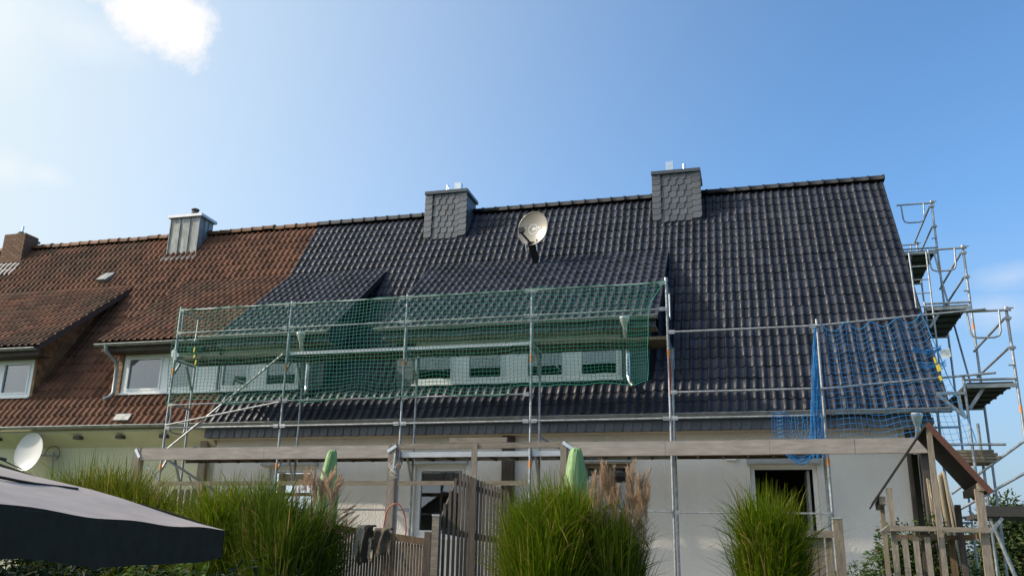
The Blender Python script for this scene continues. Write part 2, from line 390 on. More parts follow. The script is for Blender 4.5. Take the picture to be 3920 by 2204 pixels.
def wall_front(b, x0, x1, z0, z1, y, holes, depth):
    """wall face with real openings; reveals run back by depth"""
    xs = sorted({x0, x1} | {h[0] for h in holes} | {h[1] for h in holes}); zs = sorted({z0, z1} | {h[2] for h in holes} | {h[3] for h in holes})
    for i in range(len(xs) - 1):
        for j in range(len(zs) - 1):
            cx = (xs[i] + xs[i + 1]) / 2; cz = (zs[j] + zs[j + 1]) / 2
            if any(h[0] < cx < h[1] and h[2] < cz < h[3] for h in holes): continue
            b.add([(xs[i], y, zs[j]), (xs[i + 1], y, zs[j]), (xs[i + 1], y, zs[j + 1]), (xs[i], y, zs[j + 1])], [(0, 1, 2, 3)])
    for a, c, d, e in holes:
        for q in (((a, d), (c, d)), ((c, d), (c, e)), ((c, e), (a, e)), ((a, e), (a, d))):
            (xa, za), (xb, zb) = q; b.add([(xa, y, za), (xb, y, zb), (xb, y + depth, zb), (xa, y + depth, za)], [(0, 1, 2, 3)])

def window(parent, x0, x1, z0, z1, y, panes, fr=.055, curtain=None, glass_z=None, m='white_frame'):
    """one window: outer frame bars and sash bars, panes and curtains as its pieces. panes: list of (xa, xb) glass spans"""
    gz0, gz1 = glass_z or (z0 + .1, z1 - .1)
    b = MB()
    ed = [x0] + [v for p in panes for v in p] + [x1]
    b.box(x0, x1, y, y + .06, z0, gz0); b.box(x0, x1, y, y + .06, gz1, z1)
    for i in range(0, len(ed), 2):
        b.box(ed[i], ed[i + 1], y, y + .06, gz0, gz1)
    for (a, c) in panes:      # raised sash around each pane
        w = .045; f = y - .016
        b.box(a - w, c + w, f, y, gz0 - w, gz0 - .002); b.box(a - w, c + w, f, y, gz1 + .002, gz1 + w)
        b.box(a - w, a - .002, f, y, gz0 - .002, gz1 + .002); b.box(c + .002, c + w, f, y, gz0 - .002, gz1 + .002)
    o = b.build('window', m, parent)
    for i, (a, c) in enumerate(panes):
        MB().add([(a - .004, y + .03, gz0 - .004), (c + .004, y + .03, gz0 - .004), (c + .004, y + .03, gz1 + .004), (a - .004, y + .03, gz1 + .004)], [(0, 1, 2, 3)]).build('pane', 'glass', o)
        k = curtain[i] if curtain else None
        if k == 'net':
            n = 26; vs = []; fs = []
            for j in range(n + 1):
                xx = a - .02 + (c - a + .04) * j / n; d = y + .075 + .012 * math.sin(j * 2.4) + .008 * math.sin(j * 5.1)
                vs += [(xx, d, gz0 + .015), (xx, d, gz1 + .03)]
            fs = [(2 * j, 2 * j + 2, 2 * j + 3, 2 * j + 1) for j in range(n)]
            MB().add(vs, fs, True).build('curtain', 'curtain', o)
        elif k and k[0] == 'blind':
            h = k[1]; bb = MB(); nz = max(3, int((gz1 - h) / .05))
            for j in range(nz):
                za = h + (gz1 - h) * j / nz; zb = h + (gz1 - h) * (j + 1) / nz
                bb.add([(a - .02, y + .10, za), (c + .02, y + .10, za), (c + .02, y + .115, zb), (a - .02, y + .115, zb)], [(0, 1, 2, 3)])
            bb.build('blind', 'blind', o)
    return o

def downpipe(parent, pts, r, m, name='downpipe', n=10):
    return MB().tube(pts, r, n).build(name, m, parent)

def slate_mesh(w, h):
    r = .32 * w; pts = [(0, h, 0), (0, 0, 0)]
    for k in range(4):
        t = k / 3 * PI / 2; pts.append((w - r + r * math.sin(t), r - r * math.cos(t) if True else 0, 0))
    pts.append((w, h, 0))
    b = MB(); b.prism(pts, (0, 0, .013)); return b

# ------------------------------------------------------------------ the two houses of the terrace
DIV = 3.382 - 43 * TW           # party line between the red and the dark roof
XR = 3.382                      # right verge
WY = 17.30                      # wall face
DY = 17.29                      # dormer fronts
XL = -26.0
dark = thing('dark_roofed_house', 'white terraced house with new dark tiled roof, two slated chimneys and wide dormer', 'house', (-4, 17.3, 0))
red = thing('red_roofed_house', 'pale green terraced house with old mossy red brown tiled roof at left', 'house', (-18, 17.3, 0))

def roof_base(parent, x0, x1):
    b = MB(); b.hexa(slab(MAIN, x0, x1, .03, 7.46, -.10, -.035))
    back = [(x0, RIDGE_Y, RIDGE_Z - .1), (x1, RIDGE_Y, RIDGE_Z - .1), (x1, 25.4, 4.1), (x0, 25.4, 4.1)]
    b.add(back, [(0, 1, 2, 3)]); b.add([(v[0], v[1], v[2] - .06) for v in back], [(3, 2, 1, 0)])
    return b.build('roof', 'underlay', parent)
roof_d = roof_base(dark, DIV + .002, XR - .02); roof_r = roof_base(red, XL, DIV - .002)

# dormers: (roof x0, roof x1, cheek x0, cheek x1)
DC = (-7.431, -1.60, -7.19, -1.88)
DB = (-14.45, -8.62, -14.20, -8.90)
DA = (-22.27, -16.10, -22.0, -16.52)
def dormer_roof(parent, x0, x1, m='underlay'):
    return MB().hexa(slab(DORM, x0 + .02, x1 - .02, .02, 3.64, -.09, -.03)).build('dormer_roof', m, parent)
dr_c = dormer_roof(dark, DC[0], DC[1]); dr_b = dormer_roof(dark, DIV + .002, DB[1]); dr_br = dormer_roof(red, DB[0], DIV - .002); dr_a = dormer_roof(red, DA[0], DA[1])

holes = [(DC[2] - .05, DC[3] + .05, .8, 5.0), (DB[2] - .05, DB[3] + .05, .8, 5.0), (DA[2] - .05, DA[3] + .05, .8, 5.0)]
cells = []
for k in range(43):
    for i in range(26):
        x = XR - (k + 1) * TW; s = i * TR - .03
        if s + .1 > 7.42: continue
        if not in_any(x, s, holes): cells.append((MAIN, x, s))
for k in range(17):
    for i in range(13): cells.append((DORM, DC[1] - (k + 1) * TW, i * TR))
dorm_b = Plane(DORM.y0, DORM.z0, 37.8)
for k in range(8):
    for i in range(13): cells.append((dorm_b, DB[1] - (k + 1) * TW, i * TR))
lay_tiles(cells, tile_mesh(.46, .036, .8), 'dark_tile', lambda p: roof_d if p is MAIN else dr_c if p is DORM else dr_b, roof_d)
cells = []
for k in range(38):
    for i in range(26):
        x = DIV - (k + 1) * TW; s = i * TR - .03
        if s + .1 > 7.42: continue
        if not in_any(x, s, holes): cells.append((MAIN, x, s))
dorm_a = Plane(DORM.y0, DORM.z0, 37.8)
for k in range(9):
    for i in range(13): cells.append((DORM, DIV - (k + 1) * TW, i * TR))
for k in range(18):
    for i in range(13): cells.append((dorm_a, DA[1] - (k + 1) * TW, i * TR))
lay_tiles(cells, tile_mesh(.40, .043, .85), 'red_tile', lambda p: roof_r if p is MAIN else dr_br if p is DORM else dr_a, roof_r)

# ridge tiles, verge tiles
def ridge_mesh(Lr, m, r=.115):
    b = MB(); n = 9
    prof = [(0, 1.0), (Lr * .86, .97), (Lr * .861, 1.10), (Lr, 1.12)]
    vs = []
    for (x, k) in prof:
        for j in range(n): t = PI * (j / (n - 1)) * 1.12 - .19; vs.append((x, -r * k * math.cos(t), r * k * math.sin(t) - .02))
    fs = [(i * n + j, i * n + j + 1, (i + 1) * n + j + 1, (i + 1) * n + j) for i in range(3) for j in range(n - 1)]
    b.add(vs, fs, True); b.add(vs[-n:], [tuple(range(n))]); b.add(vs[:n], [tuple(range(n - 1, -1, -1))]); return b.mesh('ridge_tile', X[m])
rm = ridge_mesh(.368, 'dark_ridge'); rr = ridge_mesh(.368, 'red_tile')
x = DIV
while x < XR - .1:
    link('ridge_tile', rm, roof_d, (x, RIDGE_Y - .01, RIDGE_Z + .02), (rng.normal(0, .01), 0, rng.normal(0, .006))); x += .3442
x = DIV - .36
while x > XL + 2:
    link('ridge_tile', rr, roof_r, (x, RIDGE_Y - .01, RIDGE_Z + .01 + rng.normal(0, .008)), (rng.normal(0, .03), rng.normal(0, .012), rng.normal(0, .012))); x -= .3442
vm = MB().box(0, .022, 0, .32, -.09, .045).mesh('verge_tile', X['dark_tile'])
for i in range(25): link('verge_tile', vm, roof_d, MAIN.p(XR, i * TR - .03, .004), (MAIN.t - .03, 0, 0))
for dr, x in ((dr_c, DC[1]), (dr_b, DB[1])):
    for i in range(12): link('verge_tile', vm, dr, DORM.p(x, i * TR, .004), (DORM.t - .03, 0, 0))
for i in range(12): link('verge_tile', vm, dr_c, DORM.p(DC[0] - .022, i * TR, .004), (DORM.t - .03, 0, 0))
vr = MB().box(0, .02, 0, .32, -.10, .03).mesh('verge_board', X['dark_wood'])
for i in range(12):
    link('verge_board', vr, dr_br, DORM.p(DB[0] - .02, i * TR, 0), (DORM.t, 0, 0)); link('verge_board', vr, dr_a, DORM.p(DA[1], i * TR, 0), (DORM.t, 0, 0))

# --- masonry
H_W1 = (-10.02, -8.92, 2.05, 3.27); H_W2 = (-6.68, -5.58, 1.86, 3.28); H_W3 = (-3.18, -2.27, 2.0, 3.29); H_D4 = (-.03, 1.16, .15, 3.24)
b = MB(); wall_front(b, DIV, XR - .25, 0, 4.12, WY, [H_W1, H_W2, H_W3, H_D4], .20)
b.add([(XR - .25, WY, 0), (XR - .25, 24.9, 0), (XR - .25, 24.9, 4.3), (XR - .25, RIDGE_Y, RIDGE_Z - .25), (XR - .25, WY, 4.6)], [(0, 1, 2, 3, 4)])
b.add([(DIV, 24.9, 0), (XR - .25, 24.9, 0), (XR - .25, 24.9, 4.3), (DIV, 24.9, 4.3)], [(0, 1, 2, 3)])
b.build('wall', 'plaster', dark)
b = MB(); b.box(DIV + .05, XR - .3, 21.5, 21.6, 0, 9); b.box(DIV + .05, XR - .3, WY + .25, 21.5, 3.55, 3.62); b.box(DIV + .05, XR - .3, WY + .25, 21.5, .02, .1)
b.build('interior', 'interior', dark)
b = MB(); wall_front(b, XL, DIV, 0, 4.12, WY + .02, [], .2); b.box(XL, DIV - .05, 24.8, 24.9, 0, 4.2); b.box(XL, DIV - .05, 21.5, 21.6, 0, 9); b.build('wall', 'plaster_green', red)
b = MB(); b.box(DIV - .01, XR - .28, 16.90, WY - .003, 3.83, 3.85); b.box(XR - .34, XR - .29, 16.9, WY, 3.85, 4.1); b.build('soffit', 'soffit', dark)
b = MB(); b.prism([(XL, WY + .018, 3.78), (XL, 16.86, 4.06), (XL, 16.86, 4.0), (XL, WY + .018, 3.72)], (DIV - XL - .02, 0, 0)); b.build('soffit', 'plaster_green', red)
fa = MB().box(DIV - .02, XR - .28, 16.86, 16.90, 3.84, 4.06).build('fascia', 'slate_metal', dark)
sm1 = slate_mesh(.19, .16).mesh('slate', X['slate'])
for k in range(80):
    link('slate', sm1, fa, (DIV - .03 + k * .1815, 16.856 - .004 * (k % 2), 3.835), (R(87), rng.normal(0, .012), R(-4.5)))
for xa, xb, zt, mm, par in ((DIV - .32, DIV - .15, 3.83, 'trim_brown', red), (-4.80, -4.56, 3.83, 'dark_wood', dark), (2.70, 2.93, 3.83, 'dark_wood', dark)):
    MB().box(xa, xb, WY - .14, WY - .004, 0, zt).build('wall_post', mm, par)

# --- main gutters, downpipes
gutter(dark, 'gutter', DIV - .22, XR + .03, 16.70, 4.125, .075, 'zinc_dull', 1, .85)
gutter(red, 'gutter', XL, DIV - .235, 16.715, 4.13, .06, 'zinc_dull', 1, 1.0)
o = MB().lathe([(.115, 0), (.115, -.05), (.06, -.20), (.05, -.24)], 12, Matrix.Translation((2.83, 16.70, 4.05))).build('rain_hopper', 'zinc_new', dark)
downpipe(dark, [(2.83, 16.70, 3.85), (2.83, 16.71, 3.70), (2.80, 16.9, 3.42), (2.80, 17.06, 3.25), (2.80, 17.10, 0.1)], .05, 'zinc_new')

# --- dormer fronts
def dormer_front(parent, x0, x1, win_spans, m, zt=6.0):
    b = MB(); wall_front(b, x0, x1, 4.80, zt, DY, win_spans, .05); return b.build('dormer_wall', m, parent)
GZ = (5.06, 5.74)
dw_c = dormer_front(dark, DC[2], DC[3], [(-6.80, -2.39, 4.95, 5.85)], 'slate_metal')
dw_b = dormer_front(dark, DIV - .10, DB[3], [(DIV - .09, -9.50, 4.95, 5.85)], 'slate_metal')
dw_br = dormer_front(red, DB[2], DIV - .10, [(-14.06, DIV - .11, 4.95, 5.85)], 'brown_shingle')
dw_a = dormer_front(red, DA[2], DA[3], [(-21.5, -16.60, 4.95, 5.85)], 'brown_shingle')
window(dark, -6.80, -4.82, 4.95, 5.85, DY + .012, [(-6.71, -5.99), (-5.58, -4.90)], curtain=[('blind', 5.53), ('blind', 5.50)], glass_z=GZ)
window(dark, -4.41, -2.39, 4.95, 5.85, DY + .012, [(-4.32, -3.61), (-3.20, -2.50)], curtain=[('blind', 5.62), ('blind', 5.28)], glass_z=GZ)
MB().box(-4.817, -4.413, DY + .02, DY + .07, 4.95, 5.85).build('dormer_panel', 'white_frame', dark)
window(dark, -11.50, -9.50, 4.95, 5.85, DY + .012, [(-11.40, -10.80), (-10.30, -9.60)], curtain=['net', 'net'], glass_z=GZ)
window(red, -14.06, -12.06, 4.95, 5.85, DY + .012, [(-13.90, -13.07), (-12.76, -12.12)], curtain=['net', 'net'], glass_z=GZ)
MB().box(-12.057, -11.56, DY + .004, DY + .07, 4.95, 5.85).build('dormer_panel', 'white_frame', red)
window(red, -18.60, -16.60, 4.95, 5.85, DY + .012, [(-18.45, -17.75), (-17.45, -16.75)], curtain=[('blind', 5.08), ('blind', 5.08)], glass_z=GZ)
window(red, -20.9, -18.7, 4.95, 5.85, DY + .012, [(-20.7, -19.9), (-19.6, -18.85)], curtain=['net', 'net'], glass_z=GZ)
for par, a, c in ((dark, -6.83, -2.36), (dark, -11.51, -9.47), (red, -14.09, -11.52), (red, -21.5, -16.57)):
    MB().box(a, c, DY - .07, DY - .001, 4.905, 4.945).build('window_sill', 'white_frame', par)
    pass
# dormer eave: fascia slates, soffit, gutter
for par, a, c, mm in ((dark, DC[0] + .05, DC[1] - .05, 'slate_metal'), (dark, DIV + .003, DB[1] - .05, 'slate_metal'), (red, DB[0] + .05, DIV - .003, 'dark_wood'), (red, DA[0], DA[1] - .05, 'dark_wood')):
    f = MB().box(a, c, 16.88, 16.92, 5.86, 6.03).build('fascia', mm, par)
    MB().box(a, c, 16.921, DY - .002, 5.86, 5.88).build('soffit', 'soffit' if par is dark else 'dark_wood', par)
    if par is dark:
        for k in range(int((c - a) / .1815)): link('slate', sm1, f, (a + k * .1815, 16.876 - .004 * (k % 2), 5.855), (R(87), 0, R(-4.5)))
gutter(dark, 'gutter', -7.54, -1.60, 16.76, 6.06, .072, 'zinc_dull', 1, .85)
gutter(dark, 'gutter', -11.75, -8.62, 16.76, 6.06, .072, 'zinc_dull', 1, .85)
gutter(red, 'gutter', -14.50, -11.78, 16.78, 6.01, .055, 'zinc_dull', 1, 1.0)
gutter(red, 'gutter', -22.3, -16.18, 16.78, 6.01, .055, 'zinc_dull', 1, 1.0)
for x, xe in ((-2.24, -2.10), (-9.22, -9.24)):
    MB().lathe([(.125, 0), (.125, -.03), (.055, -.19), (.05, -.22)], 12, Matrix.Translation((x, 16.75, 6.04))).build('rain_hopper', 'zinc_new', dark)
    downpipe(dark, [(x, 16.76, 5.85), (x, 16.77, 5.72), (x, 17.0, 5.60), (x, 17.13, 5.52), (x, 17.15, 5.40), (x, 17.15, 4.98), (x + .02, 17.13, 4.86), (x + .07, 17.02, 4.78), (x + .12, 16.96, 4.72)], .05, 'zinc_new')
downpipe(red, [(-14.2, 16.77, 5.97), (-14.19, 16.78, 5.86), (-14.16, 16.93, 5.76), (-14.14, 17.1, 5.66), (-14.14, 17.16, 5.52), (-14.14, 17.17, 4.95), (-14.17, 17.1, 4.84), (-14.22, 16.98, 4.76)], .047, 'zinc_dull')
# cheeks, clad in small slates or shingles
def cheek(parent, x, side, m, mslate):
    zf = 4.80
    poly = [(x, DY, zf), (x, DY, 6.40), (x, 19.66, 8.22), (x, 19.66, 8.0)]
    MB().prism(poly, (-.05 * side, 0, 0)).build('dormer_cheek', m, parent)
    b = MB(); tone = []
    z = 4.9
    while z < 8.1:
        y = DY + (.0 if int(z * 10) % 2 else .09)
        while y < 19.6:
            lo = MAIN.z0 + (y + .09 - MAIN.y0) * math.tan(MAIN.t); hi = DORM.z0 + (y + .09 - DORM.y0) * math.tan(DORM.t) - .12
            if lo - .12 < z < hi - .1:
                n0 = len(b.v); b.hexa([(x + side * .012, y, z), (x + side * .012, y + .17, z), (x + side * .004, y + .17, z + .15), (x + side * .004, y, z + .15), (x + side * .022, y, z), (x + side * .022, y + .17, z), (x + side * .012, y + .17, z + .15), (x + side * .012, y, z + .15)])
                tone += [float(rng.random())] * (len(b.v) - n0)
            y += .18
        z += .14
    b.tone = tone
    me = b.mesh('cheek_slates', X[mslate]); me.transform(Matrix.Translation(-wloc(parent))); o = bpy.data.objects.new('cheek_slates', me); COL.objects.link(o); o.parent = parent; o['kind'] = 'stuff'
cheek(dark, DC[3], 1, 'slate_metal', 'slate'); cheek(dark, DC[2], -1, 'slate_metal', 'slate'); cheek(dark, DB[3], 1, 'slate_metal', 'slate')
cheek(red, DB[2], -1, 'brown_shingle', 'brown_shingle'); cheek(red, DA[3], 1, 'brown_shingle', 'brown_shingle')
# slates on the narrow dormer fronts beside the windows
def front_slates(parent, x0, x1, m, w):
    n = max(1, round((x1 - x0) / w)); w = (x1 - x0) / n; me = MB().box(0, w - .004, 0, .17, 0, .008).mesh('slate' if m == 'slate' else 'shingle', X[m])
    z = 4.9; r = 0
    while z < 5.85:
        for k in range(n): link(me.name.split('.')[0], me, parent, (x0 + k * w, DY - .012, z), (R(87.5), 0, 0))
        z += .145; r += 1
front_slates(dw_c, DC[2], -6.82, 'slate', .19); front_slates(dw_c, -2.37, DC[3], 'slate', .19); front_slates(dw_b, -9.47, DB[3], 'slate', .19)
front_slates(dw_br, DB[2], -14.08, 'brown_shingle', .12); front_slates(dw_a, -16.58, DA[3] + .02, 'brown_shingle', .08)

# --- ground floor windows and door
def shutter_box(parent, x0, x1, z0, z1):
    b = MB(); n = 6; vs = []
    for x in (x0, x1):
        vs.append((x, WY - .003, z1))
        for k in range(n): t = PI / 2 * k / (n - 1); vs.append((x, WY - .06 - .06 * math.sin(t), z1 - (z1 - z0) * (1 - math.cos(t)) * .55 - .005))
        vs += [(x, WY - .12, z0 + .01), (x, WY - .003, z0)]
    k = n + 3
    b.add(vs, [(i, (i + 1) % k, k + (i + 1) % k, k + i) for i in range(k)] + [tuple(range(k - 1, -1, -1)), tuple(range(k, 2 * k))])
    b.build('shutter_box', 'shutter_grey', parent)
shutter_box(dark, -10.18, -8.86, 3.27, 3.41); shutter_box(dark, -6.82, -5.53, 3.28, 3.42); shutter_box(dark, -3.26, -2.22, 3.29, 3.41); shutter_box(dark, -.08, 1.22, 3.24, 3.36)
window(dark, H_W1[0] + .003, H_W1[1] - .003, 2.05, 3.267, WY + .10, [(-9.92, -9.02)], curtain=[('blind', 3.02)], glass_z=(2.15, 3.16))
window(dark, H_W2[0] + .003, H_W2[1] - .003, 1.86, 3.277, WY + .10, [(-6.57, -5.69)], curtain=[('blind', 2.98)], glass_z=(1.99, 3.16))
window(dark, H_W3[0] + .003, H_W3[1] - .003, 2.0, 3.287, WY + .10, [(-3.10, -2.35)], curtain=[('blind', 3.05)], glass_z=(2.1, 3.20), m='trim_brown')
MB().box(H_W2[0] - .04, H_W2[1] + .04, WY - .06, WY + .09, 1.80, 1.855).build('window_sill', 'white_frame', dark)
b = MB(); b.box(-.027, .05, WY + .10, WY + .16, .15, 3.237); b.box(1.08, 1.157, WY + .10, WY + .16, .15, 3.237); b.box(.052, 1.078, WY + .10, WY + .16, 3.16, 3.237)
fr = b.build('door_frame', 'white_frame', dark)
b = MB()
for (ya, yb, za, zb) in ((17.5, 17.58, .2, 3.14), (18.2, 18.28, .2, 3.14)): b.box(.98, 1.03, ya, yb, za, zb)
b.box(.98, 1.03, 17.582, 18.198, .2, .32); b.box(.98, 1.03, 17.582, 18.198, 3.02, 3.14)
dl = b.build('open_door', 'shutter_grey', dark, label='white glazed terrace door leaf, indoor shade put into its grey, standing open inwards')  # white leaf coloured grey to stand for the shade indoors
MB().add([(1.005, 17.58, .32), (1.005, 18.2, .32), (1.005, 18.2, 3.02), (1.005, 17.58, 3.02)], [(0, 1, 2, 3)]).build('pane', 'glass', dl)
for q in ((1997, 1748), (2795, 1752)):
    P = at(*q, WY - .06); MB().box(P.x - .09, P.x + .11, WY - .12, WY - .003, P.z - .04, P.z + .035).build('wall_lamp', 'white_frame', dark)

# --- chimneys
def slate_chimney(x0, x1, square, pipe):
    yf, yb, zt = 20.44, 21.28, 10.62
    b = MB(); b.hexa([(x0 - .05, yf - .03, 9.2), (x1 + .05, yf - .03, 9.2), (x1 + .05, yb, 9.2), (x0 - .05, yb, 9.2), (x0, yf, zt), (x1, yf, zt), (x1, yb, zt), (x0, yb, zt)])
    ch = b.build('chimney', 'slate_metal', dark)
    w = (x1 - x0 + .08) / 6; rows = 8; rh = (zt - 9.36) / rows
    a, c = slate_mesh(w * 1.02, rh * 1.3).mesh('slate', X['slate']), slate_mesh(w * 1.12, rh * 1.25).mesh('slate', X['slate'])
    for r in range(rows):
        z = 9.36 + r * rh; fl = .04 * (1 - r / rows)
        for k in range(6):
            xx = x0 - .04 + k * w; edge = k in (0, 5)
            if not edge: xx += (.25 * w if r % 2 else -.05 * w)
            if k == 4 and r % 2: xx -= .2 * w
            link('slate', c if edge else a, ch, (xx - (.02 if k == 0 else 0), yf - .022 - fl * .6 - (.014 if edge else 0) , z + (.045 if edge else 0) + rng.normal(0, .004)), (R(86), rng.normal(0, .012), R(-4.5)))
    b = MB(); tone = []
    for r in range(rows + 2):
        z = 9.2 + r * rh
        for k in range(5):
            y = yf + .01 + k * .17 + (.06 if r % 2 else 0)
            if z > zt - .12: continue
            n0 = len(b.v); X1 = x1 + .05 * (zt - z) / 1.4 + .002
            b.hexa([(X1, y, z), (X1 + .016, y, z), (X1 + .016, y + .165, z), (X1, y + .165, z), (X1 - .01, y, z + rh * 1.2), (X1 + .004, y, z + rh * 1.2), (X1 + .004, y + .165, z + rh * 1.2), (X1 - .01, y + .165, z + rh * 1.2)])
            tone += [float(rng.random())] * (len(b.v) - n0)
    b.tone = tone; me = b.mesh('side_slates', X['slate']); me.transform(Matrix.Translation(-wloc(ch))); o = bpy.data.objects.new('side_slates', me); COL.objects.link(o); o.parent = ch; o['kind'] = 'stuff'
    MB().box(x0 - .07, x1 + .07, yf - .09, yb + .07, zt, zt + .085).build('chimney_cap', 'slate_metal', ch)
    for (f, kind, h) in ((square, 's', .33), (pipe, 'p', .30)):
        xx = x0 + (x1 - x0) * f; y = yf + .33
        if kind == 's': MB().box(xx - .09, xx + .09, y - .08, y + .08, zt + .09, zt + .09 + h + (.05 if square < .5 else 0)).build('square_flue', 'zinc_new', ch)
        else: MB().tube([(xx, y, zt + .08), (xx, y, zt + .09 + h)], .04, 12).build('flue_pipe', 'zinc_new', ch)
slate_chimney(-7.89, -6.85, .70, .40)
slate_chimney(-1.93, -.87, .34, .68)
# zinc clad chimney
yf = 20.57; b = MB(); b.box(-15.83, -14.88, yf, 21.22, 9.2, 10.66); zc = b.build('chimney', 'zinc_old', red, label='old zinc clad chimney')
for k in range(4): xx = -15.83 + .95 * k / 3; MB().box(xx - .012, xx + .012, yf - .022, yf - .001, 9.50, 10.65).build('standing_seam', 'zinc_old', zc)
for k in range(1, 3): MB().box(-14.879, -14.858, yf + .22 * k - .012, yf + .22 * k + .012, 9.6, 10.65).build('standing_seam', 'zinc_old', zc)
b = MB(); b.box(-15.91, -14.80, yf - .07, 21.29, 10.661, 10.74); b.build('chimney_cap', 'alu', zc)
MB().lathe([(.13, 0), (.125, .12), (.09, .17), (.09, .22), (.115, .23), (.115, .27), (.07, .29), (.0, .29)], 14, Matrix.Translation((-15.28, 20.85, 10.74))).build('flue_pot', 'pot', zc)
MB().prism([(-15.9, yf - .03, 9.52), (-15.9, yf - .005, 9.56), (-15.9, yf - .17, 9.36), (-15.9, yf - .18, 9.30)], (1.1, 0, 0)).build('lead_apron', 'slate_metal', zc)
# brick chimney
xa, xb, yf, yb, zb, zt = -21.80, -21.02, 20.66, 21.20, 9.2, 10.67
bc = MB().box(xa + .012, xb - .012, yf + .012, yb - .012, zb, zt - .005).build('chimney', 'mortar', red, label='brown brick chimney')
bm1 = MB().box(0, .185, 0, .09, 0, .062).mesh('brick', X['brick']); bm2 = MB().box(0, .088, 0, .09, 0, .062).mesh('brick', X['brick']); bm3 = MB().box(0, .09, 0, .17, 0, .062).mesh('brick', X['brick'])
z = 9.62; r = 0
while z < zt - .05:
    x = xa + (0 if r % 2 else 0)
    if r % 2: link('brick', bm2, bc, (x, yf, z)); x += .098
    while x + .18 < xb + .01: link('brick', bm1, bc, (x, yf + rng.normal(0, .002), z)); x += .195
    if xb - x > .07: link('brick', bm2, bc, (xb - .088, yf, z))
    for k in range(3): link('brick', bm3, bc, (xb - .09, yf + .095 + k * .18 - (.09 if r % 2 and k else 0), z))
    z += .074; r += 1
MB().prism([(xa - .03, yf - .03, 9.66), (xa - .03, yf - .004, 9.72), (xa - .03, yf - .33, 9.26), (xa - .03, yf - .35, 9.19)], (.86, 0, 0)).build('lead_apron', 'lead', bc)
MB().prism([(xb + .002, yf - .05, 9.62), (xb + .002, yf - .05, 9.70), (xb + .002, yb, 10.26), (xb + .002, yb, 9.9)], (.02, 0, 0)).build('side_flashing', 'lead', bc)
MB().lathe([(.15, 0), (.14, .05), (.08, .12), (.07, .14), (0, .14)], 12, Matrix.Translation((-21.45, 20.92, zt))).build('flue_cowl', 'pot', bc)
MB().tube([(-21.42, 20.92, zt + .12), (-21.42, 20.92, zt + .32)], .035, 8).build('flue_pipe', 'zinc_new', bc)
# small pieces on the red roof
pl = MAIN; xv = -16.75; sv = 5.55
P0 = pl.p(0, 0)
b = MB(); b.hexa([pl.p(-17.43, 5.42, .03), pl.p(-17.10, 5.42, .03), pl.p(-17.10, 5.85, .02), pl.p(-17.43, 5.85, .02), pl.p(-17.43, 5.42, .15), pl.p(-17.10, 5.42, .15), pl.p(-17.10, 5.85, .05), pl.p(-17.43, 5.85, .05)]); b.build('roof_vent', 'zinc_old', roof_r)
b = MB(); b.hexa(slab(MAIN, -13.68, -13.28, .03, .22, .05, .10)); b.build('snow_guard', 'zinc_old', roof_r)
for k in range(9):
    x = -21.5 + k * 1.12; MB().box(x, x + .16, WY - .45, WY - .3, 3.86, 3.93).build('rafter_end', 'dark_wood', red)

# ------------------------------------------------------------------ scaffold along the facade
YS, YI = 15.82, 16.55
PX = [-11.63, -9.00, -6.443, -3.888, -1.335, 1.245]
sc = thing('scaffold', 'long galvanised tube scaffold standing in front of the white house facade', 'scaffold', (-5, 15.8, 0))
def tube(name, pts, parent, r=.0242, m='steel', n=8, label=None): return MB().tube(pts, r, n).build(name, m, parent, label=label)
def post(x, y, z0, z1, parent, r=.0242):
    o = tube('post', [(x, y, z0), (x, y, z1)], parent, r)
    return o
def coupler(x, y, z, parent):
    MB().tube([(x, y, z - .035), (x, y, z + .035)], .036, 8).bar((x - .05, y - .03, z), (x + .05, y - .03, z), .03, .04).build('coupler', 'steel', parent)
tops = [6.50, 6.49, 6.49, 6.46, 6.48, 5.60]
for i, x in enumerate(PX):
    p = post(x, YS, .05, tops[i], sc)
    for z in (3.30, 5.28):
        if z < tops[i] - .3: MB().tube([(x, YS, z), (x, YS, z + .16)], .029, 8).build('spigot', 'steel', p)
    zi = 5.33 if i < 5 else 3.42
    q = post(x, YI, .05, zi, sc)
    for z in ((3.36, 5.34) if i < 5 else (3.36,)):
        tube('transom', [(x, YS, z), (x, YI, z)], sc)
        MB().bar((x, YI - .02, z - .52), (x, YI - .30, z - .04), .03, .05).bar((x, YS + .02, z - .30), (x, YS + .2, z - .04), .03, .05).build('gusset', 'steel', sc)
    if i != 4 and z: MB().tube([(x, YS, 3.05 + .02), (x, YS, 3.20)], .0255, 8).build('marker_band', 'orange_tape', p)
    if i < 4: MB().tube([(x, YS, 5.02), (x, YS, 5.17)], .0255, 8).build('marker_band', 'orange_tape', p)
    if i == 4: MB().tube([(x, YS, 5.02), (x, YS, 5.16)], .0255, 8).build('marker_band', 'orange_tape', p); MB().tube([(x + .004, YS, 4.32), (x + .004, YS, 5.01)], .0252, 8).build('paint_stripe', 'red_paint', p)
MB().tube([(PX[4], YS, 6.44), (PX[4], YS, 6.52)], .036, 8).build('post_cap', 'steel', sc)
def ledger(a, b_, z, zb=None, y=YS - .05, r=.019):
    zb = z if zb is None else zb
    bb = MB(); bb.tube([(a + .03, y, z), (b_ - .03, y, zb)], r, 8); bb.box(a + .02, a + .13, y - .012, y + .012, z - .035, z + .035); bb.box(b_ - .13, b_ - .02, y - .012, y + .012, zb - .035, zb + .035)
    return bb.build('guard_rail', 'steel', sc)
for i in range(4):
    ledger(PX[i], PX[i + 1], 6.41); ledger(PX[i], PX[i + 1], 5.91)
for i in range(1, 3): ledger(PX[i], PX[i + 1], 4.41)
ledger(PX[0], PX[1], 4.38, 4.41)
for i in range(5): ledger(PX[i], PX[i + 1], 3.91)
ledger(PX[4], PX[5], 5.47); ledger(PX[4], PX[5], 4.37)
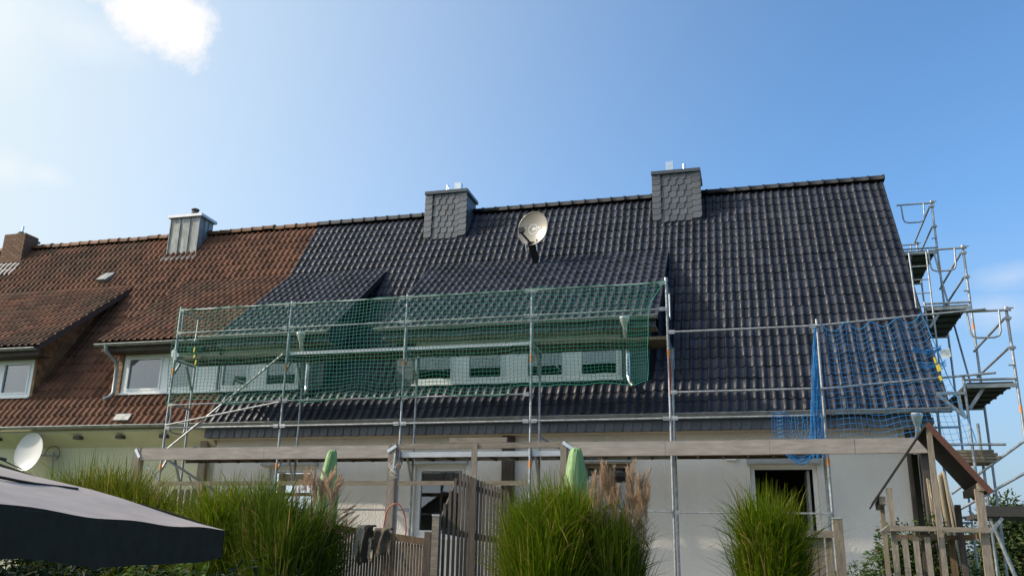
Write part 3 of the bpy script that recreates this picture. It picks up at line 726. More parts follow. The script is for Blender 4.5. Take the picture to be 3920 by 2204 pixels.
tube('guard_rail', [(PX[5] - .05, YS - .05, 5.47), (3.93, YS - .05, 5.63)], sc, .019); tube('guard_rail', [(PX[5] - .05, YS - .05, 4.36), (3.95, YS - .05, 4.55)], sc, .019); tube('guard_rail', [(3.0, YS - .05, 3.40), (3.95, YS - .05, 3.39)], sc, .021)
for i, (a, c) in enumerate(zip(PX[:-1], PX[1:])):
    if i in (0, 1, 3, 4): ledger(a, c, 2.36 - .015 * i, y=YI if i < 3 else YS - .04, r=.016)
for a, c in ((PX[0], PX[1]), (PX[1], PX[2]), (PX[2], PX[3])): MB().box(a + .04, c - .04, YS - .075, YS - .045, 2.755, 2.835).build('toe_board', 'old_board', sc)
def deck(a, c, z, edge, parent=sc, y0=YS + .04, y1=YI + .03, m='deck_wood', th=.06):
    d = MB().box(a + .03, c - .03, y0 + .012, y1, z - .045, z - .003).build('deck', m, parent)
    MB().box(a + .03, c - .03, y0 - .012, y0 + .010, z - th, z).build('deck_edge', edge, d); MB().box(a + .03, c - .03, y1 + .002, y1 + .02, z - th, z).build('deck_edge', edge, d)
    for k in range(1, 6):
        x = a + (c - a) * k / 6; MB().box(x - .02, x + .02, y0 + .013, y1 - .01, z - th - .012, z - .047).build('deck_batten', 'dark_wood', d)
    return d
for i in range(4): deck(PX[i], PX[i + 1], 5.42, 'alu' if i in (1, 2) else 'deck_wood')
for i in range(5): deck(PX[i], PX[i + 1], 3.375, 'alu' if i in (2, 3) else 'deck_wood', th=.095)
MB().box(-7.42, -7.00, YS + .036, YS + .046, 5.372, 5.412).build('deck_sticker', 'orange_tape', sc)
# diagonal braces
tube('brace', [(PX[0] + .02, YS - .07, 3.38), (PX[1] - .05, YS - .07, 5.36)], sc, .021)
tube('brace', [(PX[0] + .05, YS - .10, 3.96), (PX[1] - .02, YS - .10, 4.38)], sc, .017)
tube('brace', [(PX[0] - .0, YS - .07, 3.36), (PX[0] + 1.25, YI + .1, 2.45)], sc, .025)
tube('brace', [(PX[0] + .2, YI, 3.62), (PX[0] + 1.0, YI + .4, 3.36)], sc, .019); tube('brace', [(PX[3] + .0, YI + .02, 3.72), (PX[3] + .55, YI + .5, 3.40)], sc, .019)
tube('brace', [(PX[0] + .05, YI, 2.35), (PX[0] - .9, YI, 3.25)], sc, .02); tube('brace', [(PX[0] + .55, YI - .1, 2.4), (PX[0] + .25, YI - .1, 3.0)], sc, .02)
# end guard hoops (between front and inner side)
def hoop(parent, pts, r=.017):
    q = []
    for k, p in enumerate(pts):
        p = Vector(p)
        if 0 < k < len(pts) - 1:
            a = (Vector(pts[k - 1]) - p).normalized(); c = (Vector(pts[k + 1]) - p).normalized(); d = .10
            q += [p + a * d, p + a * d * .4 + c * d * .4 - (a + c) * d * .12, p + c * d]
        else: q.append(p)
    return tube('end_guard', q, parent, r)
for x, z in ((PX[0], 4.41), (PX[0], 6.41), (PX[4], 6.41)):
    tube('end_rail', [(x, YS, z), (x, YI, z)], sc, .021); hoop(sc, [(x, YS + .10, z), (x, YS + .12, z - .56), (x, YI - .10, z - .56), (x, YI - .08, z)])
MB().bar((PX[4] + .02, YI + .03, 4.95), (PX[4] + .02, YI + .03, 5.35), .05, .05).build('deck_bracket', 'steel', sc)

# ------------------------------------------------------------------ scaffold round the gable
gs = thing('scaffold', 'stepped tube scaffold rising beside the right gable, with dark plywood decks', 'scaffold', (4, 18, 0))
GY = [15.85, 18.40, 20.97, 23.53]; GI = [3.475, 3.505, 3.56, 3.62]; GO = [4.26, 4.33, 4.40, 4.47]
zi = [4.52, 6.50, 8.48, 8.48]; zo = [5.64, 7.60, 9.58, 9.45]
for k in range(4):
    p1 = post(GI[k], GY[k], .05, zi[k], gs); p2 = post(GO[k], GY[k], .05, zo[k], gs)
    MB().tube([(GO[k], GY[k], zo[k] - .03), (GO[k], GY[k], zo[k] + .03)], .04, 8).tube([(GO[k] - .02, GY[k] - .04, zo[k]), (GO[k] + .10, GY[k] - .04, zo[k])], .012, 6).build('coupler', 'steel', gs)
    for z in (2.36, 4.36, 6.36, 8.36):
        if z < zi[k]: tube('transom', [(GI[k], GY[k], z), (GO[k], GY[k], z)], gs)
    if k < 3:
        zd = 4.42 + 2 * k
        a, b_ = GI[k] + .05, GO[k] - .04
        d = MB().hexa([(a, GY[k] + .03, zd - .05), (b_, GY[k] + .03, zd - .05), (b_ + .06, GY[k + 1] - .03, zd - .05), (a + .06, GY[k + 1] - .03, zd - .05), (a, GY[k] + .03, zd), (b_, GY[k] + .03, zd), (b_ + .06, GY[k + 1] - .03, zd), (a + .06, GY[k + 1] - .03, zd)]).build('deck', 'deck_dark', gs)
        for j in range(5):
            t = (j + .5) / 5; y = GY[k] + (GY[k + 1] - GY[k]) * t; MB().box(a + .06 * t + .01, b_ + .06 * t - .01, y - .03, y + .03, zd - .085, zd - .052).build('deck_batten', 'deck_dark', d)
        MB().box(a - .02, b_ + .03, GY[k] - .03, GY[k] + .015, zd - .10, zd - .035).build('deck_frame', 'zinc_dull', gs)
        tube('end_rail', [(GI[k] + (.3 if k == 1 else .08), GY[k] - .03, zo[k] - .03), (GO[k] + .06, GY[k] - .03, zo[k] - .03)], gs, .021)
        tube('deck_tube', [(a - .03, GY[k] - .02, zd + .035), (b_ + .03, GY[k] - .02, zd + .035)], gs, .021)
        xh = GI[k] + .17; z = zo[k] - .03
        hoop(gs, [(xh, GY[k] - .05, z), (xh + .02, GY[k] - .05, z - .46), (xh + .47, GY[k] - .05, z - .46), (xh + .49, GY[k] - .05, z)])
        for dz in (1.0, .5):
            tube('side_rail', [(GO[k] - .05, GY[k] + .02, zd + dz + .05), (GO[k + 1] - .05, GY[k + 1], zd + dz + .05)], gs, .021); coupler(GO[k], GY[k] - .005, zd + dz + .05, gs)
        MB().tube([(GO[k] - .10, GY[k] - .03, zd + .26), (GO[k] + .0, GY[k] - .03, zd + .26)], .014, 6).build('coupler', 'steel', gs)
        MB().bar((GI[k] + .06, GY[k] + .1, zd - .42), (GI[k] + .32, GY[k] + .1, zd - .06), .03, .05).build('gusset', 'steel', gs)
        MB().tube([(GO[k], GY[k], zd - .52), (GO[k], GY[k], zd - .40)], .0255, 8).build('marker_band', 'orange_tape', p2)
tube('end_rail', [(3.75, GY[3], 9.42), (GO[3] + .05, GY[3], 9.42)], gs, .02); hoop(gs, [(3.95, GY[3], 9.42), (3.96, GY[3], 8.95), (4.3, GY[3], 8.95), (4.32, GY[3], 9.42)])
tube('brace', [(GO[1] - .1, GY[1] + .1, 4.4), (GO[2] - .1, GY[2] - .1, 8.3)], gs, .02)
# console bracket at the corner
b = MB(); b.bar((3.03, GY[0] - .02, 4.24), (3.47, GY[0] - .02, 4.24), .05, .05); b.bar((3.05, GY[0] - .02, 4.22), (3.44, GY[0] - .02, 3.83), .045, .05); b.bar((3.36, GY[0] - .02, 4.2), (3.38, GY[0] - .02, 3.92), .05, .05); b.build('console_bracket', 'zinc_dull', gs)
# lowest corner deck, running out of the picture at the right
d = MB().box(3.5, 5.6, 15.78, 17.2, 2.26, 2.33).build('deck', 'deck_dark', gs)
MB().box(3.44, 5.6, 15.72, 15.775, 2.27, 2.43).build('toe_board', 'deck_dark', gs)
MB().bar((3.55, 15.76, 2.02), (3.75, 15.76, 2.25), .03, .05).build('gusset', 'steel', gs)
tube('side_rail', [(3.10, 15.95, 2.63), (4.28, 15.95, 3.47)], gs, .021); tube('side_rail', [(3.06, 15.95, 2.31), (4.40, 15.95, 3.06)], gs, .021)
tube('brace', [(3.60, 15.85, 2.25), (3.95, 15.85, 1.0)], gs, .03); tube('brace', [(3.72, 16.4, 2.2), (3.74, 16.4, .6)], gs, .024)
for x in (3.70,): post(x, 16.3, .05, 3.8, gs)
# boards lying on the scaffold
st = thing('board_stack', 'stack of weathered boards lying on the gable scaffold above the playhouse roof', 'boards', (3.6, 16.2, 3.1))
for k in range(4):
    for j in range(2):
        x0 = 3.12 + .03 * ((k * 7 + j * 3) % 4); MB().box(x0, 3.80 + .05 * ((k * 5 + j) % 3), 15.92 + j * .33, 16.22 + j * .33, 3.125 + k * .052, 3.17 + k * .052).build('board', 'old_board', st)
# ladder hung on the gable scaffold
ld = thing('ladder', 'steel ladder fixed to the gable scaffold just beyond the roof verge', 'ladder', (3.48, 18.2, 4.4))
tube('rail', [(3.31, 18.32, 7.52), (3.36, 18.26, 4.5)], ld, .018); tube('rail', [(3.63, 18.32, 7.52), (3.61, 18.26, 4.5)], ld, .018)
for k in range(11): z = 7.50 - .28 * k; t = k * .28 / 3; tube('rung', [(3.31 + .05 * t, 18.32 - .06 * t, z), (3.63 - .02 * t, 18.32 - .06 * t, z)], ld, .012, n=6)

# ------------------------------------------------------------------ nets
def net(name, surf, us, vs_, r, m, label, seg_u=4, seg_v=2):
    """cords of a knotted net: surf(u, v) gives the hanging surface, one cord per value of u and of v"""
    b = MB()
    def cord(pts):
        k = len(pts); V_ = []; F_ = []
        for i, p in enumerate(pts):
            d = (pts[min(i + 1, k - 1)] - pts[max(i - 1, 0)]).normalized(); x = d.cross(Vector((0, 1, .2))).normalized(); y = x.cross(d)
            for j in range(3): t = 2 * PI * j / 3; V_.append(p + x * (r * math.cos(t)) + y * (r * math.sin(t)))
        for i in range(k - 1):
            for j in range(3): F_.append((i * 3 + j, i * 3 + (j + 1) % 3, (i + 1) * 3 + (j + 1) % 3, (i + 1) * 3 + j))
        b.add(V_, F_, True)
    for u in us:
        c = [surf(u, v) for v in vs_]; c = [p for p in c if p is not None]
        if len(c) > 2: cord(c)
    for v in vs_:
        run = []
        for u in us:
            p = surf(u, v)
            if p is None:
                if len(run) > 2: cord(run)
                run = []
            else: run.append(p)
        if len(run) > 2: cord(run)
    return b
def hnoise(a, b_): return math.sin(a * 1.7 + 1.3 * math.sin(b_ * 1.1)) * .5 + math.sin(a * 3.9 + b_ * 2.3) * .3 + math.sin(b_ * 5.1 - a * .7) * .2
GX0, GX1 = -11.62, -1.36
def green(u, v):
    x = GX0 + (GX1 - GX0) * u; z = 6.43 - 2.05 * v
    t = max(0, (u - .93) / .07)
    x -= (.26 * min(1, v * 5) + .10 * v) * t
    sag = .035 * abs(math.sin(u * PI * 9)) * (1 - v) ** 2
    z -= sag + .02 * hnoise(x * 1.3, v * 5) + .13 * t * (1 - v) * min(1, v * 4) * .5
    z += v ** 3 * (.07 * abs(math.sin(u * PI * 6.3)) + .05 * hnoise(x * 2, 1) + (.12 if u > .72 else 0))
    x += .018 * hnoise(z * 2.5, x * 1.9)
    return Vector((x, YS - .10 - .10 * v * (1 - v) * 2 - .04 * hnoise(x * .9, z * 1.4) * v, z))
gb = net('safety_net', green, [i / 134 for i in range(135)], [i / 27 for i in range(28)], .0046, 'net_green', '')
# heavier border cords
gb.tube([green(i / 134, 0) for i in range(135)], .008, 4); gb.tube([green(i / 134, 1) for i in range(135)], .008, 4); gb.tube([green(1, i / 27) for i in range(28)], .008, 4); gb.tube([green(0, i / 27) for i in range(28)], .008, 4)
gn = gb.build('safety_net', 'net_green'); tag(gn, 'green safety net hung on the facade scaffold in front of the dormer windows', 'net')
def bunch(parent, c, w, h, n, r, m):
    b = MB()
    for k in range(n):
        p = []; a0 = rng.uniform(-1, 1); d = rng.uniform(.3, 1)
        for j in range(9):
            t = j / 8 * 2 - 1; p.append(Vector((c.x + w * t + rng.normal(0, .01), c.y + rng.normal(0, .02), c.z - h * d * (1 - t * t) + a0 * .04 + rng.normal(0, .008))))
        b.tube(p, r, 3, cap=False)
    return b.build('bunched_cord', m, parent)
bunch(gn, Vector((-11.05, YS - .16, 5.55)), .20, .13, 9, .005, 'net_green')
MB().add([(-11.63, YS - .13, 5.52), (-11.57, YS - .13, 5.56), (-11.44, YS - .13, 5.42), (-11.52, YS - .13, 5.30), (-11.63, YS - .14, 5.40)], [(0, 1, 2, 3, 4)]).build('label_tag', 'white_tag', gn)
for (x, z, h) in ((-11.05, 5.50, .10), (-11.03, 5.36, .07), (-10.98, 5.23, .09)): MB().bar((x, YS - .2, z - h / 2), (x + .012, YS - .2, z + h / 2), .03, .008, up=(0, 1, 0)).build('tie_strap', 'yellow', gn)
# blue net at the right corner
def blue(u, v):
    x0 = 1.30 + .03 * v; x1 = 2.93 + .58 * v; x = x0 + (x1 - x0) * u; zt = 5.50 + .10 * u; z = zt - (2.16 + .02 * u) * v
    sag = .17 * abs(math.sin(u * PI * 4.0 + .02)) ** .8; z -= sag * (1 - v) ** 1.6
    z += .02 * hnoise(x * 3.0, v * 6) + .035 * math.sin(u * 13) * v; x += .014 * hnoise(z * 3, x * 2)
    return Vector((x, YS - .08 - .06 * math.sin(u * PI * 4) * v - .05 * v, z))
bb = net('safety_net', blue, [i / 21 for i in range(22)], [i / 23 for i in range(24)], .0038, 'net_blue', '')
bb.tube([blue(i / 21, 0) for i in range(22)], .008, 4); bb.tube([blue(1, i / 23) for i in range(24)], .008, 4)
for k in range(32):          # gathered end hanging down the post
    t = k / 31; xb = .97 + .21 * t + rng.normal(0, .02); pts = []
    for j in range(9):
        v = j / 8; pts.append(Vector((1.20 + (xb - 1.20) * v ** .8 + rng.normal(0, .008), YS - .12 - .10 * math.sin(v * 2) + rng.normal(0, .012), 5.42 - 2.15 * v - (.12 * rng.random() if j == 8 else 0))))
    bb.tube(pts, .0048, 3, cap=False)
for k in range(34):          # cross cords within the gathered part
    v = .2 + .8 * rng.random(); w = .26 * v; x = 1.20 - .14 * v; z = 5.42 - 2.15 * v
    bb.tube([Vector((x - w * .55, YS - .2, z + rng.normal(0, .03))), Vector((x, YS - .24, z - .05 + rng.normal(0, .02))), Vector((x + w * .5, YS - .2, z + rng.normal(0, .03)))], .0045, 3, cap=False)
def flap(u, v):
    x = .38 + .26 * u; return Vector((x + .01 * hnoise(v * 6, u * 4), YS - .12 + .03 * math.sin(u * 7), 3.96 - .60 * v + .015 * hnoise(u * 5, v * 3)))
f2 = net('flap', flap, [i / 6 for i in range(7)], [i / 9 for i in range(10)], .0055, 'net_blue', ''); bb.add(f2.v, f2.f, True)
for k in range(9):
    z0 = 3.95 - .08 * k; bb.tube([Vector((.62 + (.36) * j / 6, YS - .12, z0 - .10 * math.sin(j / 6 * PI) + rng.normal(0, .015))) for j in range(7)], .0045, 3, cap=False)
for k in range(7): bb.tube([Vector((.66 + .05 * k + rng.normal(0, .01), YS - .12, 3.93 - .6 * j / 5 + .0)) for j in range(6)], .0045, 3, cap=False)
for k in range(9):           # loop hanging below the beam
    d = .18 + .12 * rng.random(); s_ = rng.normal(0, .03); bb.tube([Vector((.50 + (.62) * j / 8, YS - .14 + rng.normal(0, .01), 3.38 - d * math.sin(j / 8 * PI) + s_)) for j in range(9)], .006, 3, cap=False)
bn = bb.build('safety_net', 'net_blue'); tag(bn, 'blue safety net gathered and sagging on the right end of the scaffold', 'net')
bunch(bn, Vector((2.93, YS - .16, 4.98)), .22, .12, 8, .006, 'net_blue'); bunch(bn, Vector((3.0, YS - .16, 4.72)), .20, .1, 7, .006, 'net_blue')
MB().add([(3.13, YS - .14, 4.93), (3.28, YS - .14, 4.97), (3.30, YS - .14, 4.83), (3.16, YS - .14, 4.79)], [(0, 1, 2, 3)]).build('label_tag', 'white_tag', bn)
for (x, z, h, w) in ((3.03, 4.76, .10, .03), (3.07, 4.63, .11, .06), (3.08, 4.46, .08, .04)): MB().bar((x - .01, YS - .2, z + h / 2), (x + .01, YS - .2, z - h / 2), w, .008, up=(0, 1, 0)).build('tie_strap', 'yellow', bn)

# ------------------------------------------------------------------ satellite dishes
def dish(name, label, c, nrm, up, rad, m, ell=1.08):
    root = thing(name, label, 'satellite dish', c)
    n = Vector(nrm).normalized(); u = Vector(up); u = (u - n * u.dot(n)).normalized(); r = u.cross(n).normalized()
    M_ = Matrix((r, u, n)).transposed().to_4x4(); M_.translation = Vector(c)
    Sc = Matrix.Diagonal((1, ell, 1, 1)); dep = rad * .17
    prof = [(0.001, -dep)] + [(rad * k / 8, -dep + dep * (k / 8) ** 2) for k in range(1, 9)] + [(rad * 1.015, .004), (rad * 1.02, -.012), (rad * .995, -.014)]
    MB().lathe(prof, 40, M_ @ Sc).build('reflector', m, root)
    back = [(rad * .995, -.014)] + [(rad * k / 8, -dep + dep * (k / 8) ** 2 - .012) for k in range(8, 0, -1)] + [(.001, -dep - .012)]
    MB().lathe(back, 40, M_ @ Sc).build('reflector_back', 'dark_metal' if m == 'dish_grey' else m, root)
    return root, M_
def loc_(M_, x, y, z): return M_ @ Vector((x, y, z))
CD = at(2039, 874, 19.22)
d1, MD = dish('satellite_dish', 'beige grey satellite dish with white print mounted on the dark roof between two slated chimneys', CD, (-.27, -.95, .0), (.10, 0, 1), .40, 'dish_grey', 1.04)
foot = MAIN.p(at(2052, 972, 19.55).x, 4.98, .05)
arm0 = loc_(MD, .02, -.40, .02); lnb = loc_(MD, .0, -.22, .50)
MB().bar(arm0, lnb + Vector((0, 0, -.05)), .035, .04).build('feed_arm', 'dark_metal', d1)
b = MB(); b.tube([lnb, lnb + (loc_(MD, 0, 0, -.05) - lnb).normalized() * .12], .04, 10); b.bar(lnb + Vector((-.06, 0, .0)), lnb + Vector((.07, 0, .02)), .08, .12); b.build('feed_head', 'dark_metal', d1)
MB().prism([loc_(MD, -.02, -.20, -.02), loc_(MD, .20, -.22, -.02), loc_(MD, .17, -.60, -.03), loc_(MD, .06, -.62, -.03)], (0, -.14, 0)).build('mount_plate', 'dark_metal', d1) if False else None
b = MB(); b.bar(arm0 + Vector((-.02, .03, .06)), foot + Vector((0, 0, .04)), .17, .05, up=(0, 1, 0)); b.build('mount_bracket', 'dark_metal', d1)
for s in (-1, 1): MB().bar(arm0 + Vector((s * .14 - .02, .0, .12)), arm0 + Vector((s * .13, .05, -.16)), .016, .03, up=(0, 1, 0)).build('mount_edge', 'zinc_new', d1)
MB().tube([foot + Vector((.08, -.02, .12)), foot + Vector((.06, -.03, -.10))], .014, 6).build('mount_bolt', 'zinc_new', d1)
MB().tube([foot + Vector((0, .15, -.05)), loc_(MD, 0, -.1, -.2)], .03, 8).build('mast', 'steel', d1)
# printed mark on the dish: a broken ring of small print and the word
def surf_pt(x, y, h=.006): r2 = (x * x + (y / 1.04) ** 2) / .395 ** 2; dep = .395 * .17; return loc_(MD, x, y, -dep + dep * r2 + h)
b = MB()
for k in range(26):
    t = R(25 + k * 13.2)
    if 12 < (math.degrees(t) + 360) % 360 and not (math.degrees(t) % 360 > 172 and math.degrees(t) % 360 < 186):
        q = []
        for rr, tt in ((.108, t), (.108, t + .16), (.128, t + .16), (.128, t)): q.append(surf_pt(rr * math.cos(tt) - .02, rr * math.sin(tt) - .0))
        b.add(q, [(0, 1, 2, 3)])
cu = bpy.data.curves.new('word', 'FONT'); cu.body = 'SatAn'; cu.size = .105; cu.shear = .25; cu.offset = .0035; cu.align_x = 'LEFT'
tmp = bpy.data.objects.new('word', cu); dg = bpy.context.evaluated_depsgraph_get(); COL.objects.link(tmp); dg.update(); tme = bpy.data.meshes.new_from_object(tmp.evaluated_get(dg)) ; COL.objects.unlink(tmp)
b.add([surf_pt(v.co.x - .055, v.co.y - .03 + v.co.x * .12, .008) for v in tme.vertices], [tuple(p.vertices) for p in tme.polygons])
bpy.data.objects.remove(tmp); b.build('print', 'logo', d1)
CW = at(109, 1728, 16.75)
d2, MW = dish('satellite_dish', 'white satellite dish fixed to the pale green wall beside the grey parasol', CW, (-.12, -.98, .10), (.12, 0, 1), .41, 'dish_white', 1.04)
a0 = loc_(MW, 0, -.40, .0); l0 = loc_(MW, -.05, -.30, .55)
MB().tube([a0, l0], .014, 8).build('feed_arm', 'dark_metal', d2); MB().tube([l0 + Vector((-.03, -.02, .03)), l0 + Vector((.09, .05, .0))], .035, 8).build('feed_head', 'dark_metal', d2)
b = MB(); b.tube([loc_(MW, 0, -.05, -.08), Vector((CW.x + .34, WY, CW.z - .05))], .022, 8); b.tube([Vector((CW.x + .26, WY - .06, CW.z - .35)), Vector((CW.x + .26, WY - .06, CW.z + .05))], .022, 8); b.build('wall_bracket', 'steel', d2)
MB().tube([Vector((CW.x + .2 + .20 * math.cos(t / 10 * PI), WY - .04, CW.z + .0 + .18 * math.sin(t / 10 * PI))) for t in range(-3, 12)], .008, 5).build('cable', 'dark_metal', d2)

# ------------------------------------------------------------------ timber pergolas
def vpost(name, px0, px1, ytop, zbot, Y, m, parent, depth=.09):
    a = at(px0, ytop, Y); c = at(px1, ytop, Y); w = max(.05, (c.x - a.x)); x = (a.x + c.x) / 2
    return MB().box(x - w / 2, x + w / 2, Y, Y + depth, zbot, a.z).build(name, m, parent)
PY = 14.60
pg1 = thing('pergola', 'left timber pergola with wide painted beam and metal plates, in front of the scaffold', 'pergola', (-8.7, PY, 0))
for xa_, xb_ in ((-11.22, -8.602), (-8.598, -6.155)): MB().box(xa_, xb_, PY + rng.normal(0, .0015), PY + .10, 3.145, 3.362 + rng.normal(0, .002)).build('beam', 'beam_paint', pg1)
MB().box(-11.37, -11.225, PY - .005, PY + .14, 1.0, 3.375).build('post', 'trim_brown', pg1)
MB().box(-6.145, -6.0, PY - .02, PY + .12, .05, 3.385).build('post', 'grey_wood', pg1)
def plate(px, py, L, w, ang, Y, parent):
    c = at(px, py, Y); d = Vector((math.cos(ang), 0, math.sin(ang))) * (L / 2)
    o = MB().bar(c - d, c + d, w, .006, up=(0, 1, 0)).build('metal_plate', 'zinc_new', parent); return o
plate(526, 1734, .19, .055, R(-56), PY - .012, pg1); plate(1500, 1716, .19, .055, R(32), PY - .03, pg1); plate(1508, 1765, .28, .022, R(86), PY - .03, pg1)
pg2 = thing('pergola', 'right timber pergola with long wide painted beam ending behind the playhouse', 'pergola', (0, PY, 0))
sx = [-2.955] + [at(px, 1700, PY).x for px in (2546, 2945, 3271)] + [2.62]
for k in range(4): MB().box(sx[k] + .002, sx[k + 1] - .002, PY + rng.normal(0, .0015), PY + .10, 3.145 + rng.normal(0, .002), 3.372 + rng.normal(0, .002)).build('beam', 'beam_paint', pg2)
MB().box(-3.065, -2.96, PY - .02, PY + .12, .05, 3.38).build('post', 'grey_wood', pg2)
MB().box(2.50, 2.62, PY + .105, PY + .22, .05, 3.36).build('post', 'dark_wood', pg2)
plate(2172, 1704, .19, .055, R(-33), PY - .03, pg2)
pg3 = thing('cross_bar', 'slim weathered timber cross bar and post joining the two pergolas over the gate', 'timber frame', (-4.5, PY, 0))
MB().box(-5.995, -3.07, PY - .01, PY + .06, 3.288, 3.378).build('rail', 'rail_wood', pg3)
MB().box(-5.035, -4.0, PY + .0, PY + .06, 3.385, 3.47).build('rail', 'rail_wood', pg3)
MB().box(-4.615, -4.51, PY - .03, PY - .012, .05, 3.375).box(-4.60, -4.53, PY - .011, PY + .05, .05, 3.28).build('post', 'grey_wood', pg3)
# thin fairy light wire round the pergola post
MB().tube([(-6.02 + .10 * math.sin(k * 1.9), PY - .05 - .02 * math.cos(k), 3.02 + .13 * math.cos(k * 1.3) - .006 * k) for k in range(26)], .0025, 4).build('wire', 'white_tag', pg1)

# ------------------------------------------------------------------ fences
FY = 12.5
lf = thing('picket_fence', 'low brown picket fence with top rail between the tall grass and the gate', 'fence', (-5.2, FY, 0))
A0 = at(1314, 2012, FY); A1 = at(1650, 2062, FY); A0.x -= 1.2; A0.z += 1.2 * .126
sl = (A1.z - A0.z) / (A1.x - A0.x)
MB().hexa([(A0.x, FY - .03, A0.z - .10), (A1.x, FY - .03, A1.z - .10), (A1.x, FY + .03, A1.z - .10), (A0.x, FY + .03, A0.z - .10), (A0.x, FY - .03, A0.z), (A1.x, FY - .03, A1.z), (A1.x, FY + .03, A1.z), (A0.x, FY + .03, A0.z)]).build('rail', 'fence_brown', lf)
MB().hexa([(A0.x, FY + .024, A0.z - .82), (A1.x, FY + .024, A1.z - .82), (A1.x, FY + .07, A1.z - .82), (A0.x, FY + .07, A0.z - .82), (A0.x, FY + .024, A0.z - .74), (A1.x, FY + .024, A1.z - .74), (A1.x, FY + .07, A1.z - .74), (A0.x, FY + .07, A0.z - .74)]).build('rail', 'fence_brown', lf)
x = A0.x + .03
while x < A1.x - .03:
    zt = A0.z + (x - A0.x) * sl - .103; w = .0135 + rng.normal(0, .001); MB().box(x - w, x + w, FY - .012, FY + .012, .15, zt).build('picket', 'fence_brown', lf); x += .0455
P = at(1642, 2035, FY); MB().box(P.x - .05, P.x + .05, FY - .05, FY + .05, .05, P.z).build('post', 'fence_wood', lf)
# tall gate with a swung top
gt = thing('gate', 'tall dark picket gate with curved rising top and capped post', 'gate', (-3.6, FY, 0))
def picket(x, zb, zt, w, Y, m, parent, name='picket'):
    b = MB(); n = 6; pts = [(x - w, Y - .011, zb), (x + w, Y - .011, zb)]
    for k in range(n + 1): t = PI * k / n; pts.append((x + w * math.cos(t), Y - .011, zt - w * 1.2 + w * 1.2 * math.sin(t)))
    b.prism(pts, (0, .022, 0)); return b.build(name, m, parent)
pk = [(573, 730), (628, 605), (680, 483), (727, 422), (762, 437), (797, 452), (828, 466), (866, 482), (900, 500), (932, 512), (962, 520), (997, 535), (1030, 545), (1063, 558), (1095, 572), (1127, 584), (1160, 600), (1192, 618)]
q = lambda x, y: (1480 + x / 2.567, 1640 + y / 2.567)
for k, (x, y) in enumerate(pk):
    P = at(*q(x, y), FY); picket(P.x, .1, P.z, (.020 if k < 7 else .0165) if k != 7 else .035, FY - (.03 if k == 7 else 0), 'fence_wood', gt)
def grail(p0, p1, h, Y, parent, m='fence_wood'):
    a = at(*p0, Y); c = at(*p1, Y); MB().hexa([(a.x, Y - .02, a.z - h), (c.x, Y - .02, c.z - h), (c.x, Y + .02, c.z - h), (a.x, Y + .02, a.z - h), (a.x, Y - .02, a.z), (c.x, Y - .02, c.z), (c.x, Y + .02, c.z), (a.x, Y + .02, a.z)]).build('rail', m, parent)
grail(q(545, 965), q(1200, 1085), .09, FY + .035, gt); grail(q(700, 500), q(1200, 660), .08, FY + .035, gt)
# swung brace on the rising side
pts = [at(*q(*c), FY + .035) for c in ((535, 905), (575, 800), (625, 680), (672, 560), (712, 505))]
MB().tube(pts, .03, 6).build('curved_rail', 'fence_wood', gt)
P0 = at(1655, 1974, FY - .12); P1 = at(1676, 1974, FY - .12)
MB().box(P0.x, P0.x + .105, FY - .12, FY - .02, .05, P0.z).build('post', 'rail_wood', gt); MB().box(P0.x - .006, P0.x + .111, FY - .126, FY - .014, P0.z + .001, P0.z + .025).build('post_cap', 'alu', gt)
# board fence at the right, by the door
rf = thing('board_fence', 'weathered grey board fence with capped post beside the small grass clump', 'fence', (1.0, FY, 0))
a = at(2985, 2031, FY); c = at(3192, 2031, FY); MB().box(a.x - .2, c.x, FY - .03, FY + .02, c.z - .085, c.z).build('rail', 'rail_wood', rf)
for px in (2990, 3010, 3050, 3082, 3108, 3135, 3165):
    P = at(px, 2052, FY); w = .058; MB().box(P.x - .02, P.x + w, FY + .024, FY + .045, .1, P.z + .02).build('board', 'grey_wood', rf)
P = at(3188, 1985, FY - .05); MB().box(P.x, P.x + .115, FY - .06, FY + .05, .05, P.z).build('post', 'grey_wood', rf); MB().box(P.x - .006, P.x + .121, FY - .066, FY + .056, P.z + .001, P.z + .022).build('post_cap', 'alu', rf)
# dark picket fence at the far left behind the grass
df = thing('picket_fence', 'dark picket fence with rounded tops behind the grass left of the big clump', 'fence', (-9.5, 13.6, 0))
for k in range(4):
    P = at(672 + k * 24.3 + 0, 1869 + 2 * math.sin(k), 13.6); picket(P.x, .1, P.z, .040, 13.6, 'dark_wood', df, 'picket')
MB().box(at(660, 1900, 13.65).x, at(760, 1900, 13.65).x, 13.612, 13.65, 1.85, 1.93).build('rail', 'dark_wood', df)
